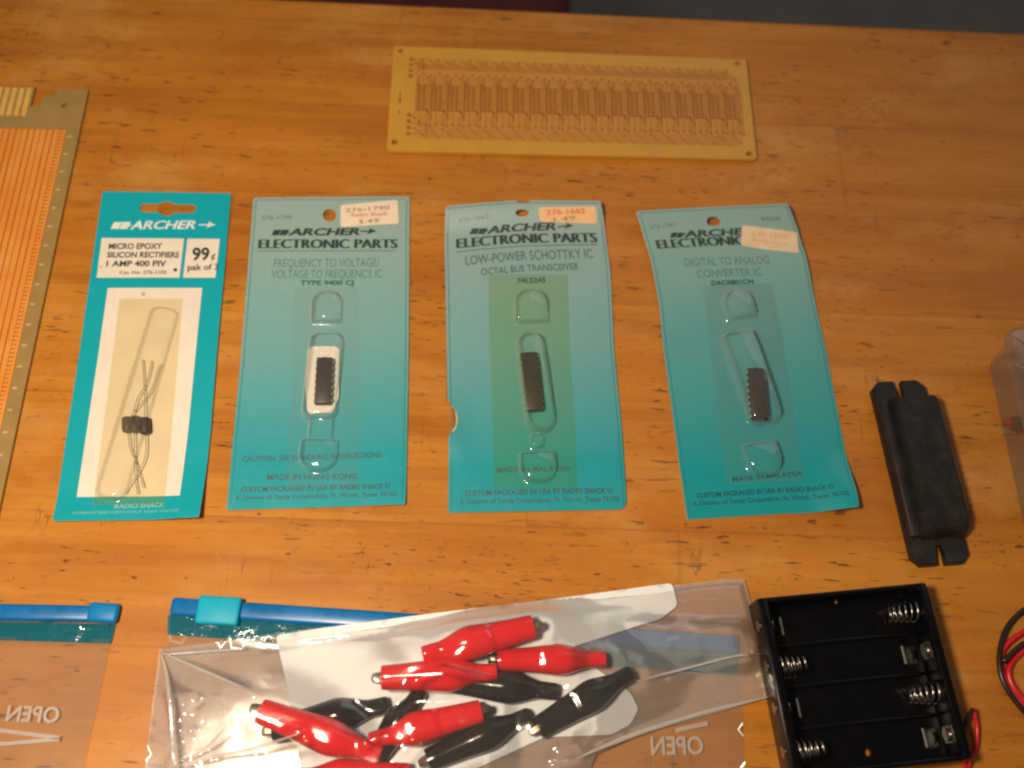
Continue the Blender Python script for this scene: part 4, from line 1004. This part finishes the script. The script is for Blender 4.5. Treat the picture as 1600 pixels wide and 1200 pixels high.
def top_z(x, y):
    p = Vector((x, y)); acc = 0.0
    for (A, B, zc, k) in segs:
        d, t = dseg(p, A, B); rr = (2.7 if t < .15 else 4.95 if t < .6 else 4.4)
        if t < .4: rr = 2.7 + (4.95 - 2.7) * ramp01(t, .12, .4)
        h = (zc + rr * 1.24 + 0.4) / (1 + (max(0, d - 1.5) / 12.0) ** 2.0); acc += h ** 8
    z = acc ** (1 / 8) if acc else 0
    e = min(1, edge_d(p) / 12); base = 2.0 + over_zip(x, y) * 1000 + 1.2 * e + 1.2 * e * noise.noise(Vector((x * .05, y * .05, 3))) + .9 * e * noise.noise(Vector((x * .13, y * .10, 9)))
    z = max(z, base)
    px = proj((x * MM, y * MM, .003)); wgt = max(ramp01(px[0], 420, 300) * ramp01(px[1], 1040, 1090), ramp01(px[1], 1125, 1180) * (ramp01(px[0], 470, 400) + ramp01(px[0], 840, 900)))
    if wgt > 0:
        q = Vector((x * .055, y * .085, 17)) ; z += wgt * 2.2 * (1 - abs(noise.noise(q))) ** 5 + wgt * 1.2 * (1 - abs(noise.noise(q * 2.1))) ** 5
    for (pl, a, w) in CR:
        d = min(dseg(p, u, v)[0] for u, v in zip(pl, pl[1:]))
        if d < w * 2.2: z += a * math.exp(-(d / (w * .62)) ** 2)
    return Vector((x * MM, y * MM, (max(z * (.35 + .65 * min(1, e * 1.9)), 1.3 + (1.3 + over_zip(x, y) * 1000) * ramp01(e, 0, .3))) * MM))
bm = sheet_bm(bag_mm, [], 1.05, top_z); obj('film', bm, M['film'], bag, True, True)
obj('back_film', flat_film(bag_px, .0014, .0003, 2.5, 31, 1.0), M['film_back'], bag, True, True)
pp = round_poly([(431, 994), (1050, 911), (1059, 946), (1030, 969), (890, 1014), (950, 1058), (985, 1082), (998, 1108), (985, 1132), (955, 1148), (850, 1152), (735, 1205), (600, 1262), (478, 1262), (455, 1100)], 8)
bm = flat_film(pp, .0019, .0003, 2.5, 44, 1.0); obj('write_on_patch', bm, M['white_print'], bag, True, True)
for pl, rad in (([(1213, 1085), (1160, 1098), (1100, 1113), (1040, 1131), (990, 1148), (940, 1168), (900, 1186)], .55), ([(249, 1017), (300, 1040), (340, 1058), (400, 1086)], .38),
                ([(250, 1020), (262, 1060), (270, 1105), (272, 1150), (276, 1200), (278, 1240)], .50), ([(252, 1022), (320, 1017), (385, 1014)], .35), ([(283, 1190), (330, 1166), (362, 1136)], .30),
                ([(282, 1198), (350, 1182), (410, 1172), (480, 1152)], .42), ([(1200, 1020), (1140, 1028), (1060, 1048), (990, 1068)], .28)):
    bm = bmesh.new(); q = []
    for p in spline([at(u, v, .004) for u, v in pl], 7):
        z = top_z(p.x * 1000, p.y * 1000).z if inside((p.x * 1000, p.y * 1000), bag_mm) else .001
        q.append(Vector((p.x, p.y, max(z, .0008))))
    n = len(q); q = [Vector((p.x, p.y, sum(q[min(n - 1, max(0, i + k))].z for k in (-3, -2, -1, 0, 1, 2, 3)) / 7 + .0003)) for i, p in enumerate(q)]
    add_tube(bm, q, [rad * 1.45 * MM * min(1, .25 + 3 * min(i, n - 1 - i) / n) for i in range(n)], 10)
    obj('fold', bm, M['fold'], bag, True, True)
